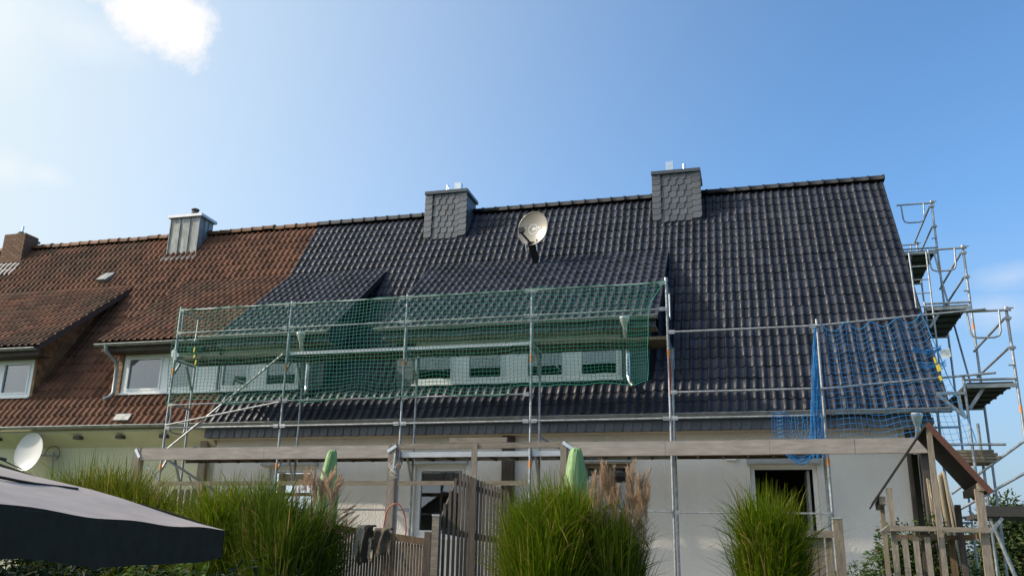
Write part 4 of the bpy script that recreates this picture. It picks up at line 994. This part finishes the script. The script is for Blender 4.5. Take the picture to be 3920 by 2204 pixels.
# hide and shaggy cloth over the fence, hose loop
def drape(px0, px1, pyt, pyb_f, m, name, lab, cat, Y=FY, wav=.02, drop=None):
    a = at(px0, pyt, Y); c = at(px1, pyt, Y); zb = at(px0, pyb_f, Y).z; nx, nz = 16, 18; vs = []; fs = []
    for j in range(nz + 1):
        for i in range(nx + 1):
            u = i / nx; v = j / nz; x = a.x + (c.x - a.x) * u; zt = a.z + (c.z - a.z) * u; edge = .10 * math.sin(u * 9 + 1) * v + .06 * math.sin(u * 17) * v
            if v < .15: t = v / .15 * PI; y = Y + .05 * math.cos(t); z = zt + .012 + .03 * math.sin(t)
            else: y = Y - .05 - wav * (1 + math.sin(u * 11 + v * 3)); z = zt - (zt - zb) * (v - .15) / .85 + edge * (zt - zb) * 1.2
            vs.append((x + .02 * math.sin(v * 5 + u * 3), y, z))
    n = nx + 1; fs = [(j * n + i, j * n + i + 1, (j + 1) * n + i + 1, (j + 1) * n + i) for j in range(nz) for i in range(nx)]
    b = MB(); b.add(vs, fs, True); b.add([(v[0], v[1] + .012, v[2]) for v in vs], [tuple(reversed(f)) for f in fs], True)
    o = b.build(name, m); tag(o, lab, cat); return o
drape(1370, 1436, 2018, 2148, 'hide', 'hide', 'brown and cream patched hide draped over the low picket fence', 'hide')
drape(1436, 1500, 2030, 2120, 'shag', 'cloth', 'shaggy grey brown cloth hanging over the fence right of the hide', 'cloth')
hp = [(1466, 2060), (1468, 2010), (1476, 1965), (1489, 1940), (1508, 1928), (1528, 1928), (1541, 1945), (1550, 1980), (1553, 2015), (1551, 2060)]
o = MB().tube([at(*c, 14.3) + Vector((0, .02 * math.sin(i), 0)) for i, c in enumerate(hp)] , .012, 8).build('hose', 'hose'); tag(o, 'orange red hose hung in a loop round the pergola post beside the low fence', 'hose')

# ------------------------------------------------------------------ closed parasols in green covers
def parasol(name, lab, base, zt, rw, zlow):
    t = thing(name, lab, 'parasol', (base.x, base.y, 0), 'closed parasols in green covers')
    n = 26; prof = [(.02, zt), (rw * .30, zt - .012), (rw * .42, zt - .05), (rw * .52, zt - .14), (rw * .72, zt - .34), (rw * .95, zt - .60), (rw * 1.05, zt - .85), (rw * 1.0, zt - 1.15), (rw * .8, zlow)]
    vs = []; fs = []
    ph = rng.random() * 6
    for i, (r, z) in enumerate(prof):
        k = i / (len(prof) - 1)
        for j in range(n):
            a = 2 * PI * j / n; f = 1 + (.16 * math.sin(3 * a + ph + k * 3.2) + .11 * math.sin(5 * a + k * 6 + ph * 2) + .06 * math.sin(9 * a - k * 4)) * min(1, k * 2.2)
            lean = .06 * (1 - k)
            vs.append((base.x + lean + r * f * math.cos(a), base.y + r * f * math.sin(a), z + .012 * math.sin(2 * a + 1)))
    for i in range(len(prof) - 1):
        for j in range(n): fs.append((i * n + j, i * n + (j + 1) % n, (i + 1) * n + (j + 1) % n, (i + 1) * n + j))
    fs.append(tuple(range(n)))
    MB().add(vs, fs, True).build('cover', 'cover_green', t)
    MB().tube([(base.x, base.y, .05), (base.x, base.y, zlow + .2)], .024, 10).build('pole', 'grey_wood', t)
    for k in range(3):
        pts = []
        for i in range(1, 8):
            r, z = prof[i]; a = -1.9 + k * .55 + .12 * math.sin(i); pts.append((base.x + .06 * (1 - i / 8) + r * 1.03 * math.cos(a), base.y + r * 1.03 * math.sin(a), z))
        MB().tube(pts, .006, 5).build('seam', 'cover_green', t)
P = at(1262, 1722, 12.4); parasol('closed_parasol', 'closed parasol in green cover behind the plumes of the left grass clump', P, P.z, .155, 1.35)
P = at(2193, 1714, 12.4); parasol('closed_parasol', 'closed parasol in pale green cover beside the pergola post above the right grass', P, P.z, .185, 1.35)

# ------------------------------------------------------------------ foreground parasol
fp = thing('parasol', 'large open grey fabric parasol with valance coloured dark for its shade filling the lower left foreground', 'parasol', (-5.6, 4.2, 0))
C1 = Vector((-3.77, 5.963, 1.715)); C2 = Vector((-3.00, 2.30, 1.80)); AP = Vector((-5.70, 4.22, 2.385)); C0 = Vector((-7.4, 6.6, 1.70)); C3 = Vector((-6.9, 2.4, 1.75))
def panel(parent, A_, B_, T_, m):
    n = 14; vs = []; fs = []; idx = {}
    for i in range(n + 1):
        for j in range(n + 1 - i):
            u, v = i / n, j / n; w = 1 - u - v; p = A_ * w + B_ * v + T_ * u
            p = p + Vector((0, 0, -.025 * (1 - u) * math.sin(PI * (v / max(.001, 1 - u))) * (1 - u) + .006 * math.sin(v * 23 + u * 9) - .010 * math.sin(u * 14 + v * 3)))
            idx[(i, j)] = len(vs); vs.append(p)
    for i in range(n):
        for j in range(n - i):
            fs.append((idx[i, j], idx[i, j + 1], idx[i + 1, j]))
            if j < n - i - 1: fs.append((idx[i, j + 1], idx[i + 1, j + 1], idx[i + 1, j]))
    b = MB(); b.add(vs, fs, True); return b.build('canopy_panel', m, parent)
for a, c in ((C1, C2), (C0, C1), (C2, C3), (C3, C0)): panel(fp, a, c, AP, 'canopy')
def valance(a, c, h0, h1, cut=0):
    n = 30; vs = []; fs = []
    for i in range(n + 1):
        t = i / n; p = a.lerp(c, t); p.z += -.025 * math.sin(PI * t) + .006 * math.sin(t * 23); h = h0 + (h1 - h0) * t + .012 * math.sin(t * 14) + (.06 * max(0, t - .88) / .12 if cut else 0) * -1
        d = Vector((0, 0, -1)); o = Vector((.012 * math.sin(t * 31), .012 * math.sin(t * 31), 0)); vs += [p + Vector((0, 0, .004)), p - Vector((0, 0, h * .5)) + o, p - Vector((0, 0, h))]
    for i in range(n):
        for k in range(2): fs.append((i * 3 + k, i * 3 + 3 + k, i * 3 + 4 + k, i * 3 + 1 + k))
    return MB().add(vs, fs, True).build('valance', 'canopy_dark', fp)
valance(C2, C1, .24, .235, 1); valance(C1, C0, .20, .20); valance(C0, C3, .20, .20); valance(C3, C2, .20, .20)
b = MB()
for c in (C0, C1, C2, C3): b = MB().tube([AP + Vector((0, 0, -.05)), c + Vector((0, 0, -.03))], .014, 6); b.build('rib', 'dark_metal', fp)
sm_ = [AP.lerp(C1, .05) + Vector((.05, -.08, .012))]
nrm_ = (C1 - AP).cross(C2 - AP)
def on_canopy(px, py):
    d = BR * ((px - W0 / 2) / FPX) - BU * ((py - H0 / 2) / FPX) + BF
    return CAM + d * ((AP - CAM).dot(nrm_) / d.dot(nrm_))
MB().tube([on_canopy(-320 + 56 * k, 1781 + 8.6 * k + 3 * math.sin(k)) + Vector((0, 0, .004)) for k in range(12)], .009, 6).build('seam', 'canopy_dark', fp)
MB().tube([(AP.x, AP.y, .05), (AP.x, AP.y, AP.z)], .028, 10).build('pole', 'dark_metal', fp)
MB().lathe([(.0, .10), (.05, .10), (.32, .06), (.34, .0)], 20, Matrix.Translation((AP.x, AP.y, .0))).build('base', 'dark_metal', fp)

# ------------------------------------------------------------------ playhouse
ph = thing('playhouse', 'weathered timber play tower with rusty edged pitched roof at the right', 'playhouse', (2.0, 11.5, 0))
YP = 11.5; yaw = R(5); ex = Vector((math.cos(yaw), -math.sin(yaw), 0)); ey = Vector((math.sin(yaw), math.cos(yaw), 0)); D = 1.65
AA = at(3551, 1619, YP); LL = at(3345, 1923, YP + .05); RR = at(3798, 1882, YP - .05)
def roof_slab(a, c, th, m, nm):
    n = Vector((-(c - a).z, 0, (c - a).x)); n.normalize()
    if n.z < 0: n = -n
    b = MB(); e = ey * D; b.hexa([a, c, c + e, a + e, a + n * th, c + n * th, c + e + n * th, a + e + n * th]); return b.build(nm, m, ph)
roof_slab(AA, LL, .018, 'roof_felt', 'roof_panel'); roof_slab(AA, RR, .018, 'roof_felt', 'roof_panel')
n_ = Vector((-(RR - AA).z, 0, (RR - AA).x)).normalized()
MB().hexa([AA - ey * .012 - n_ * .05, RR - ey * .012 - n_ * .045, RR - ey * .002 - n_ * .045, AA - ey * .002 - n_ * .05, AA - ey * .012 + n_ * .022, RR - ey * .012 + n_ * .022, RR - ey * .002 + n_ * .022, AA - ey * .002 + n_ * .022]).build('edge_trim', 'rust', ph)
def ppost(px0, px1, py, back, m='grey_wood', zb=.05, th=.09, lab=None):
    a = at(px0, py, YP); c = at(px1, py, YP); o = ey * back; w = ex * (c.x - a.x); d = ey * th; p = [Vector((a.x, a.y, 0)) + o]; z1 = a.z
    p = [p[0], p[0] + w, p[0] + w + d, p[0] + d]; zz = Vector((0, 0, 1))
    return MB().hexa([v + zz * zb for v in p] + [v + zz * z1 for v in p]).build('post', m, ph)
c4 = lambda x, y: (2920 + x / 2.413, 1604 + y / 2.413)
ppost(c4(1507, 0)[0], c4(1560, 0)[0], c4(0, 85)[1], .02); 
ppost(c4(1142, 0)[0], c4(1196, 0)[0], c4(0, 632)[1], .05); ppost(c4(1957, 0)[0], c4(2036, 0)[0], c4(0, 640)[1], .0)
ppost(c4(1100, 0)[0], c4(1145, 0)[0], c4(0, 712)[1], .9, 'trim_brown'); ppost(c4(1870, 0)[0], c4(1930, 0)[0], c4(0, 740)[1], 1.1, 'fence_wood'); ppost(c4(1440, 0)[0], c4(1500, 0)[0], c4(0, 215)[1], 1.3, 'dark_wood')
def pbar(x0, x1, y, h, back, nm='rail', m='rail_wood', th=.04, dz=0):
    a = at(*c4(x0, y), YP); c = at(*c4(x1, y), YP); o = ey * back; p = [Vector((a.x, a.y, 0)) + o]; w = ex * (c.x - a.x); d = ey * th; zz = Vector((0, 0, 1)); p = [p[0], p[0] + w, p[0] + w + d, p[0] + d]
    MB().hexa([v + zz * (a.z - h + dz) for v in p] + [v + zz * (a.z + dz) for v in p]).build(nm, m, ph)
pbar(1172, 1590, 985, .055, -.04); pbar(1648, 2085, 995, .055, -.04); pbar(1240, 2010, 1040, .06, 1.25, m='fence_brown')
MB().bar(at(*c4(1100, 1070), YP) + Vector((0, .0, .02)), at(*c4(1170, 1000), YP) + ey * .02, .05, .06).build('rail', 'rail_wood', ph)
MB().bar(at(*c4(2035, 1075), YP) + ey * .05, at(*c4(1960, 1075), YP) + ey * 1.0, .04, .06).build('rail', 'fence_brown', ph)
for x0 in (1282, 1383, 1490): 
    a = at(*c4(x0, 1085), YP); c = at(*c4(x0 + 54, 1085), YP); p = Vector((a.x, a.y, 0)); w = ex * (c.x - a.x); d = ey * .025
    MB().hexa([p + Vector((0, 0, .4)), p + w + Vector((0, 0, .4)), p + w + d + Vector((0, 0, .4)), p + d + Vector((0, 0, .4)), p + Vector((0, 0, a.z)), p + w + Vector((0, 0, a.z)), p + w + d + Vector((0, 0, a.z)), p + d + Vector((0, 0, a.z))]).build('board', 'grey_wood', ph)
for x0 in (1700, 1815): 
    a = at(*c4(x0, 1060), YP) + ey * 1.3; p = Vector((a.x, a.y, 0)); w = ex * .08; d = ey * .025
    MB().hexa([p + Vector((0, 0, .4)), p + w + Vector((0, 0, .4)), p + w + d + Vector((0, 0, .4)), p + d + Vector((0, 0, .4)), p + Vector((0, 0, a.z)), p + w + Vector((0, 0, a.z)), p + w + d + Vector((0, 0, a.z)), p + d + Vector((0, 0, a.z))]).build('board', 'fence_brown', ph)
MB().box(1.52, 2.62, 11.56, 12.7, .85, .90).build('floor', 'grey_wood', ph)
MB().bar(LL + ey * .02 + Vector((.10, 0, .03)), LL + ey * 1.5 + Vector((.10, 0, .03)), .07, .09).build('purlin', 'trim_brown', ph); MB().bar(RR + ey * .02 + Vector((-.10, 0, .06)), RR + ey * 1.5 + Vector((-.10, 0, .06)), .07, .09).build('purlin', 'trim_brown', ph)
# upright fresh battens behind the playhouse
bs = thing('batten_bundle', 'bundle of pale fresh timber battens leaning upright behind the playhouse', 'battens', (2.45, 13.6, 0))
bt = [(1520, 545), (1545, 560), (1612, 540), (1622, 512), (1634, 498), (1648, 486), (1668, 478), (1690, 520), (1702, 600), (1700, 690), (1722, 680), (1740, 745), (1733, 800), (1762, 840), (1780, 880), (1793, 935), (1600, 560), (1656, 492), (1676, 500), (1711, 640), (1728, 700), (1748, 800), (1770, 860), (1535, 600)]
for k, (x, y) in enumerate(bt):
    P = at(*c4(x, y), 13.5 + .03 * (k % 3)); w = .0105; fan = .05 + .012 * k
    o = MB().hexa([(P.x - w + fan, P.y - .18, .05), (P.x + w + fan, P.y - .18, .05), (P.x + w + fan, P.y - .15, .05), (P.x - w + fan, P.y - .15, .05), (P.x - w, P.y, P.z), (P.x + w, P.y, P.z), (P.x + w, P.y + .03, P.z), (P.x - w, P.y + .03, P.z)]).build('batten', 'batten', bs)

# ------------------------------------------------------------------ grasses, shrubs, trees
def grass_clump(name, lab, x, y, z0, H, rad, nb, m, plumes=(), seed=1, spread=1.0, wid=.006, erect=.55, sub=None, lv=.22, bush=10):
    r_ = np.random.default_rng(seed); t = thing(name, lab, 'ornamental grass', (x, y, z0), 'ornamental grasses along the fence')
    b = MB(); V_ = b.v; F_ = b.f; tone = []
    subs = sub or [(0, 0, 1.0)]
    for i in range(nb):
        sx, sy, sh = subs[i % len(subs)]
        a = r_.random() * 2 * PI; q = math.sqrt(r_.random()); bx = x + sx + .40 * rad * q * math.cos(a); by = y + sy + .40 * rad * q * math.sin(a)
        a2 = a + r_.normal(0, .6); Lg = H * sh * (1 - .22 * q ** 3) * (1.02 - lv * r_.random() ** 1.3); out = rad * spread * q * (.45 + .6 * r_.random()); dr = r_.random() ** 2 * .30
        if r_.random() < .24: Lg *= .62 + .25 * r_.random(); dr = .40 + .5 * r_.random(); out = rad * spread * (.6 + .6 * r_.random()); a2 += r_.normal(0, .5)
        zb = z0
        if i % 20 < bush:
            zb = z0 + H * sh * (.28 + .40 * r_.random()); bx = x + sx + .40 * rad * q * math.cos(a); by = y + sy + .40 * rad * q * math.sin(a)
            e_ = R(25 + 60 * r_.random() ** .7); L0 = H * (.20 + .20 * r_.random()); L0 = min(L0, (z0 + H * sh * 1.0 - zb) / math.sin(e_) + .1); Lg = L0 * math.sin(e_); out = L0 * math.cos(e_) * (.9 + .3 * r_.random()); dr = .1 + .55 * r_.random() ** 1.6
        w = wid * (.4 + 1.0 * r_.random()); ns = 5; tw = a2 + PI / 2 + r_.normal(0, .6); wx, wy = math.cos(tw), math.sin(tw); b0 = len(V_); tn = min(1.0, max(0, r_.beta(2, 2.6)) + (.5 if r_.random() < .11 else 0))
        bend = r_.normal(0, .11)
        for k in range(ns + 1):
            s = k / ns; o = out * s ** (1.0 + (erect if zb == z0 else .15)); z = zb + Lg * (s - dr * s ** 3.2)
            px = bx + o * math.cos(a2) + bend * s * s * wx; py = by + o * math.sin(a2) + bend * s * s * wy; ww = w * (1 - s ** 2.2) + .0008
            V_.append((px - ww * wx, py - ww * wy, z)); V_.append((px + ww * wx, py + ww * wy, z)); tone += [tn, tn]
        for k in range(ns): F_.append((b0 + 2 * k, b0 + 2 * k + 1, b0 + 2 * k + 3, b0 + 2 * k + 2))
    b.sm = [False] * len(F_); b.tone = tone
    me = b.mesh('foliage', X[m]); me.transform(Matrix.Translation(-wloc(t))); o = bpy.data.objects.new('foliage', me); COL.objects.link(o); o.parent = t; o['kind'] = 'stuff'
    for (px, py, Y, L_, lean, mm) in plumes:
        P = at(px, py, Y); k = int(r_.integers(0, 4)); link('plume', plume_meshes[(mm, k)], t, P, (r_.normal(0, .08), lean + r_.normal(0, .08), r_.random() * 6)).scale = (L_, L_, L_)
        if mm == 'plume' and r_.random() < .8:
            MB().tube([P, Vector((P.x - lean * .2, P.y, P.z - .5)), Vector((x + (P.x - x) * .5, y, z0 + .4))], .0035, 4, cap=False).build('stem', 'plume', t)
    return t
def make_plume(k, m):
    r_ = np.random.default_rng(40 + k); b = MB(); tone = []
    for i in range(95):
        s = r_.random(); a = r_.random() * 2 * PI; L_ = (.16 - .09 * s) * (.6 + .6 * r_.random()); sw = .045 * s * s
        p0 = Vector((sw, 0, s * .30)); d = Vector((math.cos(a) * .32 + .12, math.sin(a) * .32, .92)); p1 = p0 + d * L_ * .6; p2 = p1 + (d + Vector((.25, 0, -.25))).normalized() * L_ * .5
        w = Vector((-math.sin(a), math.cos(a), 0)) * .0026; b0 = len(b.v); b.v += [tuple(p0 - w * .5), tuple(p0 + w * .5), tuple(p1 - w), tuple(p1 + w), tuple(p2)]; b.f += [(b0, b0 + 1, b0 + 3, b0 + 2), (b0 + 2, b0 + 3, b0 + 4)]; b.sm += [False, False]; tn = float(r_.random()); tone += [tn] * 5
    b.tone = tone; return b.mesh('plume', X[m])
plume_meshes = {(m, k): make_plume(k, m) for m in ('plume', 'plume_red') for k in range(4)}
grass_clump('ornamental_grass', 'olive green reed grass behind the grey parasol canopy by the pale green wall', -10.15, 12.7, 0.3, 2.88, .9, 12000, 'grass_olive', seed=3, sub=[(-1.0, 0, .92), (-.45, .1, 1.0), (.15, 0, .97), (.75, -.1, .86), (1.3, 0, .72)], erect=.9, wid=.008, spread=.85, lv=.16)
pl2 = [(x, y, 11.1, .95 * s_, l, m) for x, y, s_, l, m in ((1166, 1845, 1, -.1, 'plume'), (1180, 1850, 1.1, .1, 'plume'), (1195, 1862, 1, .15, 'plume'), (1222, 1880, 1.1, .2, 'plume'), (1240, 1872, 1.2, .25, 'plume'), (1252, 1850, 1.2, .2, 'plume'), (1262, 1860, 1.2, .35, 'plume'), (1275, 1875, 1.1, .3, 'plume'), (1283, 1890, 1.2, .25, 'plume'), (1290, 1860, 1.0, .35, 'plume'), (1210, 1905, 1.1, -.1, 'plume'), (1235, 1900, 1.2, .1, 'plume'), (1268, 1910, 1.2, .3, 'plume'), (1140, 1890, .9, -.2, 'plume'), (1305, 1945, .8, .8, 'plume_red'), (1330, 1990, .8, .7, 'plume_red'), (1315, 2030, .7, .8, 'plume_red'))]
pl2 = [(x + dx, y + dy + 22, Y, L_ * .9, l + .05, m) for x, y, Y, L_, l, m in pl2 for dx, dy in ((0, 0), (-9, 20))]
grass_clump('ornamental_grass', 'large bright green miscanthus clump without plumes, next to the grey parasol corner', -7.15, 11.5, .3, 2.50, .72, 6500, 'grass', seed=5, sub=[(-.22, 0, .98), (.25, .1, .97), (0, -.25, .88)], spread=.72, wid=.0085)
grass_clump('ornamental_grass', 'green miscanthus clump with pinkish tan plumes beside the low picket fence', -6.06, 11.15, .3, 2.34, .74, 6500, 'grass_dark', pl2, seed=6, sub=[(-.32, 0, 1.04), (.22, .1, .90), (.05, -.25, .86)], spread=.72, wid=.0085)
pl3 = [(x, y, 11.2, 1.05 * s_, l, m) for x, y, s_, l, m in ((2270, 1850, .9, -.1, 'plume'), (2282, 1842, 1.0, 0, 'plume'), (2310, 1835, 1.2, -.05, 'plume'), (2322, 1828, 1.2, .02, 'plume'), (2334, 1828, 1.2, .05, 'plume'), (2345, 1838, 1.1, .1, 'plume'), (2354, 1845, 1.0, .1, 'plume'), (2412, 1845, 1.3, -.02, 'plume'), (2420, 1835, 1.3, .05, 'plume'), (2440, 1868, 1.2, .1, 'plume'), (2455, 1875, 1.2, .12, 'plume'), (2464, 1850, 1.2, .12, 'plume'), (2448, 1900, 1.3, .2, 'plume'), (2470, 1900, 1.2, .15, 'plume'), (2340, 1895, 1.0, 0, 'plume'), (2365, 1905, 1.1, .05, 'plume'), (2425, 1925, 1.2, .1, 'plume'), (2400, 1945, 1.1, .0, 'plume'), (2380, 1980, 1.2, .1, 'plume'), (2395, 2010, 1.1, .1, 'plume'), (2290, 1910, .9, 0, 'plume'), (2480, 1990, .9, .6, 'plume_red'), (2385, 2030, 1.0, .1, 'plume_red'))]
pl3 = [(x + dx, y + dy + 45, Y, L_ * .85, l, m) for x, y, Y, L_, l, m in pl3 for dx, dy in ((0, 0), (-9, 26), (5, 66))]
grass_clump('ornamental_grass', 'biggest rounded green miscanthus clump in front of the middle wall', -2.50, 11.4, .3, 2.40, .74, 9000, 'grass', seed=8, sub=[(-.16, 0, .95), (.2, 0, 1.0), (.05, .2, 1.02), (-.05, -.28, .84)], spread=.86, wid=.008)
grass_clump('ornamental_grass', 'dark reed clump with tall tan plumes at the right of the rounded clump', -1.70, 11.3, .3, 2.0, .52, 3200, 'grass_dark', pl3, seed=9, erect=.4, spread=.75, wid=.009)
grass_clump('ornamental_grass', 'small yellowish green grass clump standing before the open terrace door', .15, 11.3, .3, 2.26, .47, 4600, 'grass', seed=11, sub=[(-.08, 0, 1.0), (.12, .05, .95)], spread=.68, wid=.008)

def shrub(name, lab, cat, x, y, lobes, n, leaf, m, seed, trunk=None, group=None, kindname='foliage', flat=.35):
    r_ = np.random.default_rng(seed); t = thing(name, lab, cat, (x, y, 0), group); b = MB(); tone = []
    wt = np.array([l[3] ** 2 for l in lobes]); wt /= wt.sum()
    for i in range(n):
        lx, ly, lz, lr, lh = lobes[r_.choice(len(lobes), p=wt)]
        d = r_.normal(0, 1, 3); d /= np.linalg.norm(d); q = .55 + .5 * r_.random() ** .6
        if r_.random() < .25: q *= .6
        q *= 1 + .22 * math.sin(5 * d[0] + 3 * lz) * math.sin(4 * d[2] + lx)
        p = Vector((x + lx + d[0] * lr * q, y + ly + d[1] * lr * q, lz + d[2] * lh * q))
        ax = Vector((r_.normal(0, 1) + d[0], r_.normal(0, 1) + d[1], r_.normal(-.2, .6) + d[2] * .4)).normalized(); nn = Vector((d[0] * .6 + r_.normal(0, .5), d[1] * .6 + r_.normal(0, .5), .8 + r_.normal(0, .4))).normalized()
        sd = ax.cross(nn).normalized(); L_ = leaf * (.6 + .7 * r_.random()); w = L_ * flat; b0 = len(b.v); fold = nn * (L_ * .06)
        b.v += [tuple(p), tuple(p + ax * L_ * .5 + sd * w * .5 + fold), tuple(p + ax * L_), tuple(p + ax * L_ * .5 - sd * w * .5 + fold)]; b.f += [(b0, b0 + 1, b0 + 2), (b0, b0 + 2, b0 + 3)]; b.sm += [False] * 2; tone += [float(r_.beta(2, 2.2))] * 4
    b.tone = tone; me = b.mesh(kindname, X[m]); me.transform(Matrix.Translation(-wloc(t))); o = bpy.data.objects.new(kindname, me); COL.objects.link(o); o.parent = t; o['kind'] = 'stuff'
    for k, l in enumerate(lobes):
        r0 = trunk or .012
        P0 = Vector((x + .15 * l[0], y + .15 * l[1], 0)); P2 = Vector((x + l[0], y + l[1], l[2])); P1 = P0.lerp(P2, .55) + Vector((.1 * r_.normal(), .1 * r_.normal(), .1))
        if k < 6: MB().tube([P0, P1, P2], r0, 6, rs=[r0, r0 * .7, r0 * .25]).build('branch' if k else 'trunk', 'bark', t)
    return t
shrub('shrub', 'glossy leafy shrub growing behind the playhouse in front of the white wall', 'shrub', 1.75, 13.4, [(.0, 0, 1.25, .42, .55), (-.25, 0, 1.05, .35, .35), (.45, .1, 1.5, .35, .45), (.25, .1, 1.7, .25, .35), (.75, .1, 1.15, .45, .5), (-.02, 0, 1.75, .16, .3), (.55, .1, 1.95, .16, .3)], 9000, .085, 'leaf', 21)
shrub('shrub', 'low leafy shrub at the foot of the white wall left of the playhouse', 'shrub', .95, 13.0, [(0, 0, .95, .34, .42), (.25, 0, 1.15, .25, .35), (-.2, 0, .8, .2, .35)], 3200, .08, 'leaf', 22)
q_ = [at(px, py, 6.5) for px, py in ((500, 2195), (560, 2168), (690, 2150), (640, 2185), (740, 2190))]
shrub('leafy_plant', 'young pale leaved plant poking up under the grey parasol valance', 'plant', q_[2].x, 6.5, [(p.x - q_[2].x, .03 * i, p.z - .03, .05, .09 if i != 2 else .13) for i, p in enumerate(q_)], 190, .085, 'leaf_light', 23, trunk=.006, flat=.42)
for k, (x, y, h, w, lab) in enumerate(((9.6, 40, 4.1, 1.6, 'round green garden tree beyond the gable scaffold at the right edge'), (7.6, 46, 3.2, 1.5, 'lower dark bushy tree seen under the gable scaffold'), (12.6, 48, 4.3, 2.0, 'far green tree at the right border behind the scaffold props'))):
    shrub('tree', lab, 'tree', x, y, [(0, 0, h * .55, w * .8, h * .42), (-w * .4, .3, h * .4, w * .6, h * .32), (w * .5, 0, h * .42, w * .7, h * .3), (.15, .2, h * .78, w * .45, h * .24), (w * .15, -.4, h * .25, w * .9, h * .22)], 9000, .26, 'leaf_far', 30 + k, trunk=.12, kindname='crown', group='trees beyond the right gable')

# added hedge filling the dark under the parasol, shade put into its leaf colour, and the shed whose dark gable shows in the panes
shrub('hedge', 'added hedge with shade-darkened leaves filling the space below the grey parasol valance', 'hedge', -5.2, 7.6, [(-2.2, 0, .8, .8, .80), (-1.3, 0, .75, .8, .74), (-.4, 0, .75, .8, .72), (.45, 0, .75, .75, .70), (.9, .2, .7, .6, .66), (-3.3, 0, .8, .9, .98), (-2.4, -.2, .8, .8, .95), (-1.5, -.2, .8, .8, .9)], 16000, .10, 'leaf_hedge', 25, trunk=.02)
sd = thing('garden_shed', 'dark gabled garden shed seen mirrored in the glass of the narrow terrace door', 'shed', (-17, -15, 0))
b = MB(); b.prism([(-20.5, -14, 0), (-13.5, -14, 0), (-13.5, -14, 2.2), (-17, -14, 4.7), (-20.5, -14, 2.2)], (0, -5, 0)); b.build('wall', 'dark_wood', sd)
for sx in (-1, 1): MB().hexa([(-17, -13.8, 4.72), (-17 + sx * 3.8, -13.8, 2.02), (-17 + sx * 3.8, -19.2, 2.02), (-17, -19.2, 4.72), (-17, -13.8, 4.84), (-17 + sx * 3.8, -13.8, 2.14), (-17 + sx * 3.8, -19.2, 2.14), (-17, -19.2, 4.84)]).build('roof', 'roof_felt', sd)
